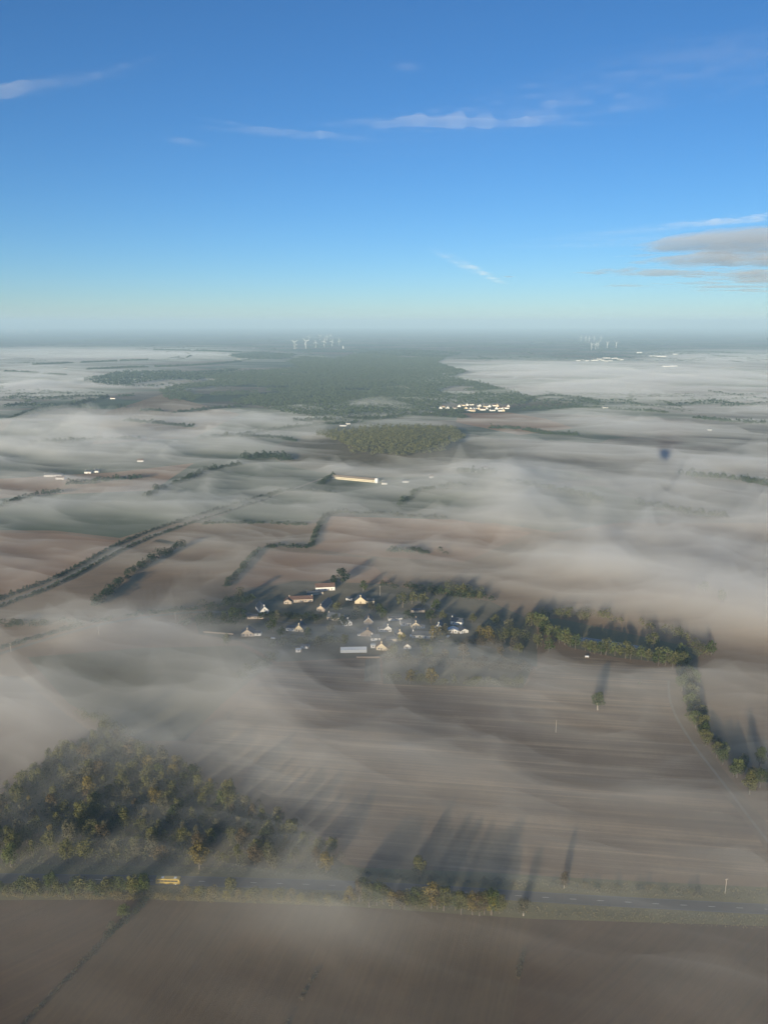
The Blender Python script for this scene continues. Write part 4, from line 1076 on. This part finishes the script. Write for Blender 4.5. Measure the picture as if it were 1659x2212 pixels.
OR = ["leftmost", "second from the left", "third from the left", "fourth from the left", "fifth from the left", "rightmost"]
for i, (a_, b_, hub, ph) in enumerate([(250, 455, 290, 60), (522, 445, 272, -45), (757, 420, 295, 0), (964, 410, 268, 15), (1153, 383, 268, 20), (1325, 370, 255, -5)]):
    u, v = z5(a_, b_); x, y = gp(u, v)
    hgt = (b_ - hub) / 9.217 * .8295 / F0 * math.hypot(y, EYE)
    turbine(u, v, hgt / 78, R(ph), R(10), f"near white wind turbine of the central group, {OR[i]} of six")
for a_, b_, ph in [(600, 243, 20), (867, 240, 60), (1025, 250, 10), (1115, 222, 5)]:
    turbine(*z5(a_, b_), .85, R(ph), R(10), "faint far wind turbine behind the central group", "far turbines behind the central group")
for i, (a_, b_, hub, ph) in enumerate([(412, 215, 140, 80), (467, 205, 140, 0), (497, 195, 128, 30), (623, 190, 122, 60), (743, 190, 122, 60)]):
    u, v = z6p(a_, b_); x, y = gp(u, v)
    hgt = (b_ - hub) / 5.184 * .8295 / F0 * math.hypot(y, EYE)
    turbine(u, v, hgt / 78, R(ph), R(20), f"near white wind turbine of the right group, {['leftmost', 'second from the left', 'third from the left', 'fourth from the left', 'rightmost'][i]} of five")
for a_, b_, ph in [(270, 100, 0), (333, 110, 15), (378, 114, -5), (443, 104, 20), (537, 100, 10)]:
    turbine(*z6p(a_, b_), .8, R(ph), R(20), "faint far wind turbine behind the right group", "far turbines behind the right group")
for u in (20, 30, 48, 58, 82): turbine(u, 722, 1.2, R(u), R(10), "very faint turbine on the horizon at the far left", "faint turbines at the far left")
u, v = z5(1420, 445); mt = MB().tube([(0, 0, 0), (0, 0, 26), (0, 0, 30)], [4, 4, 1], 10).build("water_tower", TW); mt.location = (*gp(u, v), 0); tag(mt, "short white tower right of the central turbines", "tower")

# ------------------------------------------------------------------ the balloon that carries the camera
bal = empty("hot_air_balloon", (BALLOON_C[0], BALLOON_C[1], EYE - 1.6)); tag(bal, "hot air balloon overhead whose round dark shadow lies on the mist at right", "balloon")
rel = BALLOON_C[2] - (EYE - 1.6)
BS = 1.08
pf = [(r0 * BS, z0 * BS + 2.6) for r0, z0 in [(1.6, -12.0), (3.2, -10.6), (6.4, -6.5), (9.0, -2.0), (10.2, 2.0), (10.0, 6.0), (8.2, 9.4), (5.0, 11.6), (0.05, 12.4)]]
nseg = 32
V = [(r0 * math.cos(2 * math.pi * j / nseg), r0 * math.sin(2 * math.pi * j / nseg), z0 + rel) for r0, z0 in pf for j in range(nseg)]
Fc = [(i * nseg + j, i * nseg + (j + 1) % nseg, (i + 1) * nseg + (j + 1) % nseg, (i + 1) * nseg + j) for i in range(len(pf) - 1) for j in range(nseg)]
obj("envelope", mesh_of("envelope", V, Fc, mat("envelope_cloth", (.35, .12, .08)), True), bal)
WICK = mat("wicker", (.22, .14, .07), noise=6)
bk = MB()
for x0, x1, y0, y1 in [(-1.6, 1.6, -.75, -.7), (-1.6, 1.6, .7, .75), (-1.6, -1.55, -.7, .7), (1.55, 1.6, -.7, .7)]: bk.box(x0, x1, y0, y1, -.1, 1.05)
bk.box(-1.6, 1.6, -.75, .75, -.15, -.1).build("basket", WICK, bal)
for x0 in (-1.4, 1.4):
    for y0 in (-.6, .6): MB().tube([(x0, y0, 1.0), (x0 * .45, y0 * .6, 3.1)], .035, 8).build("upright", BLK, bal)
MB().tube([(-.65, 0, 3.1), (.65, 0, 3.1)], .06, 8).box(-.3, .3, -.3, .3, 3.0, 3.4).build("burner", TW, bal)
for j in range(8):
    a_ = 2 * math.pi * j / 8
    MB().tube([(.6 * math.cos(a_), .35 * math.sin(a_), 3.1), (1.6 * math.cos(a_), 1.6 * math.sin(a_), rel - 12)], .008, 4).build("suspension_cable", BLK, bal)

# ------------------------------------------------------------------ mist, haze and clouds
WIND = R(-24)


def fbm(x, y, oct_, spacing, seed=0, ang=WIND, stretch=2.6):
    s = x * math.cos(ang) + y * math.sin(ang); t = -x * math.sin(ang) + y * math.cos(ang)
    tot = np.zeros_like(x); nrm = 0
    for k, Lm in enumerate(oct_):
        amp = .74 ** k
        vis = np.clip((Lm / spacing - 1.5) / 2.5, 0, 1)
        w_ = vnoise(s / 700 + 3.1 * k, t / 700, seed + 11) * 1.2
        tot += amp * vis * (vnoise(s / (Lm * stretch) + w_, t / Lm + w_, seed + k) - .5) * 2
        nrm += amp * amp * .12
    return tot / math.sqrt(nrm)


def ridge(x, y, oct_, spacing, seed, ang, stretch):
    """torn filaments of mist: sharp crests where the noise crosses its middle"""
    s = x * math.cos(ang) + y * math.sin(ang); t = -x * math.sin(ang) + y * math.cos(ang)
    tot = np.zeros_like(x)
    for k, Lm in enumerate(oct_):
        vis = np.clip((Lm / spacing - 1.5) / 2.5, 0, 1)
        w_ = (vnoise(s / 260 + 5.3, t / 130, seed + 3) - .5) * 2.2 + (vnoise(s / 90, t / 60, seed + 4) - .5) * .8
        n = vnoise(s / (Lm * stretch) + w_ * .5, t / Lm + w_, seed + k)
        tot += .72 ** k * vis * ((1 - np.abs(2 * n - 1) * 1.6).clip(0, 1) ** 1.5 - .33) * 2.4
    return tot / 1.35


def gauss(u, v, L):
    r = np.zeros_like(u)
    for cu, cv, su, sv, rot, amp in L:
        a_ = math.radians(rot)
        du = (u - cu) * math.cos(a_) + (v - cv) * math.sin(a_); dv = -(u - cu) * math.sin(a_) + (v - cv) * math.cos(a_)
        r += amp * np.exp(-.5 * ((du / su) ** 2 + (dv / sv) ** 2))
    return r


# optical thickness of the mist as read along the line of sight, per place
BASE = np.array([(690, .10), (735, .14), (760, .25), (800, .32), (860, .34), (900, .42), (960, .42), (1040, .38), (1120, .36), (1250, .34), (1400, .28), (1550, .21), (1700, .20), (1850, .19), (1950, .11), (2100, .06), (2300, .04)])
BANKS = [(150, 762, 260, 9, 0, 1.6), (80, 815, 120, 22, 0, 1.5), (420, 765, 120, 7, 0, .8), (230, 842, 140, 8, 0, .6), (150, 950, 230, 30, 0, .9), (560, 900, 60, 10, 6, .6), (420, 908, 90, 14, 0, .35), (600, 1015, 160, 14, 0, .3), (600, 945, 150, 9, -3, .5),
         (1300, 810, 330, 18, 0, 2.0), (1560, 770, 170, 8, 0, 1.6), (1150, 790, 110, 10, 3, .8), (1450, 850, 260, 18, 0, .7), (1400, 985, 300, 45, 0, .5), (1300, 1080, 330, 40, 3, .25), (1500, 1180, 260, 30, 8, .35), (1250, 1230, 260, 13, 11, 1.0), (1560, 1330, 160, 30, 8, .5), (1020, 1215, 190, 11, 9, .7), (1380, 1290, 200, 12, 9, 1.0), (1600, 1480, 130, 60, 10, .5), (1100, 1000, 110, 22, 0, .25),
         (300, 1395, 130, 22, 8, .5), (230, 1360, 90, 12, 4, .5), (40, 1590, 110, 50, 10, .18), (560, 1260, 110, 22, 0, .5), (330, 1085, 90, 16, 8, .5), (700, 1180, 120, 30, 0, .15), (800, 1040, 200, 20, 0, .4), (610, 1730, 130, 40, 30, .15), (460, 1570, 90, 60, 30, .1), (60, 1120, 120, 12, 5, .4), (560, 1560, 80, 60, 0, .3), (700, 1990, 120, 40, 10, .3), (1150, 1700, 400, 160, 0, .1), (1600, 2100, 160, 120, 0, .12), (990, 1640, 120, 30, 10, .2), (1050, 880, 260, 14, 0, .35), (820, 860, 180, 9, 5, .5), (640, 885, 30, 10, 0, .6)]
HOLES = [(765, 1042, 75, 9, 0, .9), (740, 800, 210, 22, 0, 1.0), (700, 850, 230, 18, 0, .75), (1020, 884, 110, 12, 0, 1.0), (840, 968, 150, 30, 0, .85), (520, 858, 150, 20, 0, .7), (120, 882, 110, 14, -8, .9), (280, 872, 60, 12, 0, .6), (1190, 872, 70, 10, 0, .8), (1100, 915, 110, 14, 0, .55), (700, 750, 120, 10, 0, .6), (1300, 768, 110, 7, 0, .8), (190, 1225, 260, 55, -15, .12), (480, 1170, 160, 40, 0, .15), (880, 1355, 240, 50, 0, .4), (1330, 1395, 210, 42, 8, 1.05), (1130, 1650, 350, 140, 0, .35), (230, 1780, 200, 80, 0, .1), (1560, 1640, 90, 100, 0, .4), (1180, 1800, 300, 60, 0, .3), (640, 1205, 60, 25, 0, .4), (1130, 1240, 160, 14, 12, .55), (1500, 1255, 120, 10, 8, .5), (850, 1150, 130, 25, 0, .3), (1000, 745, 300, 14, 0, .6)]


def tau_map(u, v):
    t = np.interp(v, BASE[:, 0], BASE[:, 1]) + gauss(u, v, BANKS)
    return np.maximum(t * np.clip(1 - gauss(u, v, HOLES), .04, 1), .01)


SIG = 0.012


def fan_sheet(name, m, rows, cols, r0, r1, a0, a1, zfun, zbot, label):
    rr = r0 * (r1 / r0) ** np.linspace(0, 1, rows)
    aa = np.linspace(a0, a1, cols)
    A, Rr = np.meshgrid(aa, rr)
    X = Rr * np.sin(A); Y = Rr * np.cos(A)
    sp = np.maximum(np.gradient(rr)[:, None] + 0 * A, Rr * (aa[1] - aa[0]))
    Z = zfun(X, Y, sp)
    n = rows * cols
    V = np.concatenate([np.stack([X, Y, Z], -1).reshape(-1, 3)])
    idx = np.arange(n).reshape(rows, cols)
    top = np.stack([idx[:-1, :-1], idx[:-1, 1:], idx[1:, 1:], idx[1:, :-1]], -1).reshape(-1, 4)
    per = np.concatenate([idx[0, :], idx[1:, -1], idx[-1, -2::-1], idx[-2:0:-1, 0]])
    bot = V[per].copy(); bot[:, 2] = zbot
    k = len(per)
    V = np.concatenate([V, bot])
    nx = np.roll(np.arange(k), -1)
    side = np.stack([per, n + np.arange(k), n + nx, per[nx]], -1)
    faces = [tuple(f) for f in top] + [tuple(f) for f in side] + [tuple(range(n + k - 1, n - 1, -1))]
    me = bpy.data.meshes.new(name)
    me.from_pydata(V, [], faces)
    me.materials.append(m); me.update()
    return tag(obj(name, me), label, "mist", None, "stuff")


def mist_top(scale, seed, lo, own=.55):
    def f(X, Y, sp):
        u, v = to_pic(X, Y, 6.0)
        v = np.where(Y < 50, 2300, v); u = np.clip(u, -400, 2060)
        D = np.hypot(X, Y)
        t = tau_map(u, v)
        n1 = np.interp(v, [900, 1300], [.18, .1]) * fbm(X, Y, [300, 150], sp, seed, WIND, 2.2) + np.interp(v, [1200, 1600], [.5, .4]) * fbm(X, Y, [90, 45, 22, 11], sp, seed + 5, WIND, 3.5) + .75 * ridge(X, Y, [90, 45, 22, 11], sp, seed + 31 + int(10 * own), WIND + .12, 4.5)
        k_ = np.interp(v, [750, 900, 1350, 1600, 1900], [.6, .85, .95, .65, .42])
        t = t * np.exp(k_ * n1 - .3 * k_ * k_) * np.interp(v, [880, 960, 1300, 1500, 2300], [1, .85, .8, .9, 1]) + np.interp(v, [1200, 1500, 1950, 2100], [.0, .07, .07, .03])
        dep = EYE / np.hypot(D, EYE)
        T = t * dep / SIG
        T = np.minimum(T, 60)
        T = T * np.clip((11500 - D) / 2500, 0, 1)
        return T * scale + lo
    return f


MISTC = (1.0, 1.0, 0.95)
for k_, (sc, w_, la) in enumerate(((.6, 1.3, "denser lower layer of the morning mist"), (1.5, 1.0, "thin upper layer of the morning mist over the fields"))):
    m = mat_volume("mist_air", SIG / 2.28 * w_, MISTC, -0.05)
    fan_sheet("ground_mist", m, 760, 420, 180, 12000, R(-40), R(40), mist_top(sc, 0, -.35, (.9, .2)[k_]), -3.0 - .1 * k_, la)

# even haze round everything below
HZ = 40000.0
HTOP = 380.0
hz = MB().box(-HZ, HZ, -4000, HZ, -5, HTOP).build("haze", mat_volume("haze_air", 9.0e-5, (0.56, 0.80, 1.0), -0.1, True))
tag(hz, "pale blue haze filling the air to the horizon", "haze", None, "stuff")


def cloud(name, z0, banks, th, dens, colr, oct_, seed, a0, a1, r0, r1, ang, stretch, label, amp=1.0, rows=150, cols=190, cut=0.0, cg=-.2):
    rr = r0 * (r1 / r0) ** np.linspace(0, 1, rows); aa = np.linspace(R(a0), R(a1), cols)
    A, Rr = np.meshgrid(aa, rr); X = Rr * np.sin(A); Y = Rr * np.cos(A)
    u, v = to_pic(X, Y, z0)
    sp = np.maximum(np.gradient(rr)[:, None] + 0 * A, Rr * (aa[1] - aa[0]))
    t = gauss(u, v, banks) * np.exp(amp * fbm(X, Y, oct_, sp, seed, ang, stretch)) - cut
    T = np.clip(t, 0, 3) * th
    keep = T > th * .01
    idx = -np.ones(X.shape, int)
    kf = keep[:-1, :-1] | keep[1:, :-1] | keep[:-1, 1:] | keep[1:, 1:]
    used = np.zeros(X.shape, bool)
    used[:-1, :-1] |= kf; used[1:, :-1] |= kf; used[:-1, 1:] |= kf; used[1:, 1:] |= kf
    idx[used] = np.arange(used.sum()); n = used.sum()
    T[0, :] = T[-1, :] = 0; T[:, 0] = T[:, -1] = 0
    top = np.stack([X[used], Y[used], z0 + T[used] + .5], -1); bot = np.stack([X[used], Y[used], z0 - T[used] * .5 - .5], -1)
    ii, jj = np.nonzero(kf)
    q = np.stack([idx[ii, jj], idx[ii, jj + 1], idx[ii + 1, jj + 1], idx[ii + 1, jj]], -1)
    faces = np.concatenate([q, q[:, ::-1] + n])
    # close the rim
    E = {}
    for f in q:
        for a_, b_ in ((f[0], f[1]), (f[1], f[2]), (f[2], f[3]), (f[3], f[0])):
            if (b_, a_) in E: del E[(b_, a_)]
            else: E[(a_, b_)] = 1
    side = [(b_, a_, a_ + n, b_ + n) for a_, b_ in E]
    me = bpy.data.meshes.new(name)
    me.from_pydata(np.concatenate([top, bot]), [], [tuple(f) for f in faces] + side)
    me.materials.append(mat_volume(name + "_air", dens, colr, cg)); me.update()
    return tag(obj(name, me), label, "cloud", None, "stuff")


cloud("grey_cloud", 2000, [(1620, 560, 120, 30, -4, .85), (1700, 600, 130, 18, 0, 1.0), (1400, 584, 90, 8, -3, .8), (1345, 616, 40, 2.5, 0, .5), (1560, 520, 110, 7, -8, .8), (1098, 598, 10, 1.6, 0, .5)], 60, 0.0007, (.92, .93, .97), [2600, 1300, 650, 320, 160], 3, 6, 36, 15000, 60000, R(0), 3.0, "flat grey mauve cloud bank low at the right", .7, 240, 260, .32, .12)
cloud("cirrus_cloud", 9000, [(620, 288, 90, 4, 4, 1.0), (530, 273, 45, 3, 10, .7), (900, 263, 110, 5, -1, 1.1), (1060, 266, 110, 3.5, 0, 1.0), (1200, 256, 80, 4, -8, .7), (1150, 225, 200, 22, -10, .16), (1350, 190, 280, 36, -12, .13), (400, 306, 22, 4, 8, .6), (18, 198, 26, 7, -10, .9), (110, 180, 90, 8, -10, .35), (230, 158, 50, 4, -18, .3), (1040, 588, 36, 3.5, 28, .35), (980, 565, 25, 3, 28, .2), (1550, 480, 160, 5, -6, .5), (1450, 515, 120, 5, -3, .35), (880, 145, 16, 6, 0, .25)], 160, 0.00014, (1.0, 1.0, 1.0), [5200, 2600, 1300, 650, 330], 8, -34, 34, 16000, 190000, R(-12), 7.0, "thin white cirrus streaks high in the blue sky", .75, 300, 260)

# ------------------------------------------------------------------ labels that count along a row
ROWS = {"front row of the pond belt": ("left", 1), "hedge trees along the right headland": ("top", 1), "verge bushes left of the coach": ("left", 1), "verge bushes right of the coach": ("left", 1), "bushes on the far verge": ("left", 1), "trees of the roadside clump": ("left", 1)}
ROWS.update({f"{c} trees of the hamlet": ("left", 0) for c in LEAF})
for g in {o["group"] for o in COL.objects if "group" in o and o.parent is None}:
    if g.startswith(("white ", "cream ", "houses of", "far farm", "far turbines", "faint turbines")): ROWS[g] = ("left", 0)


def nth(n): return f"{n}{'th' if 10 < n % 100 < 14 else {1: 'st', 2: 'nd', 3: 'rd'}.get(n % 10, 'th')}"


for g, (side, inrow) in ROWS.items():
    L_ = [o for o in COL.objects if o.parent is None and o.get("group") == g]
    L_.sort(key=lambda o: to_pic(*o.location)[0 if side == "left" else 1])
    for i, o in enumerate(L_):
        if len(L_) > 1: o["label"] = o["label"] + f", {nth(i + 1)} {'' if inrow else 'such '}from the {side}"
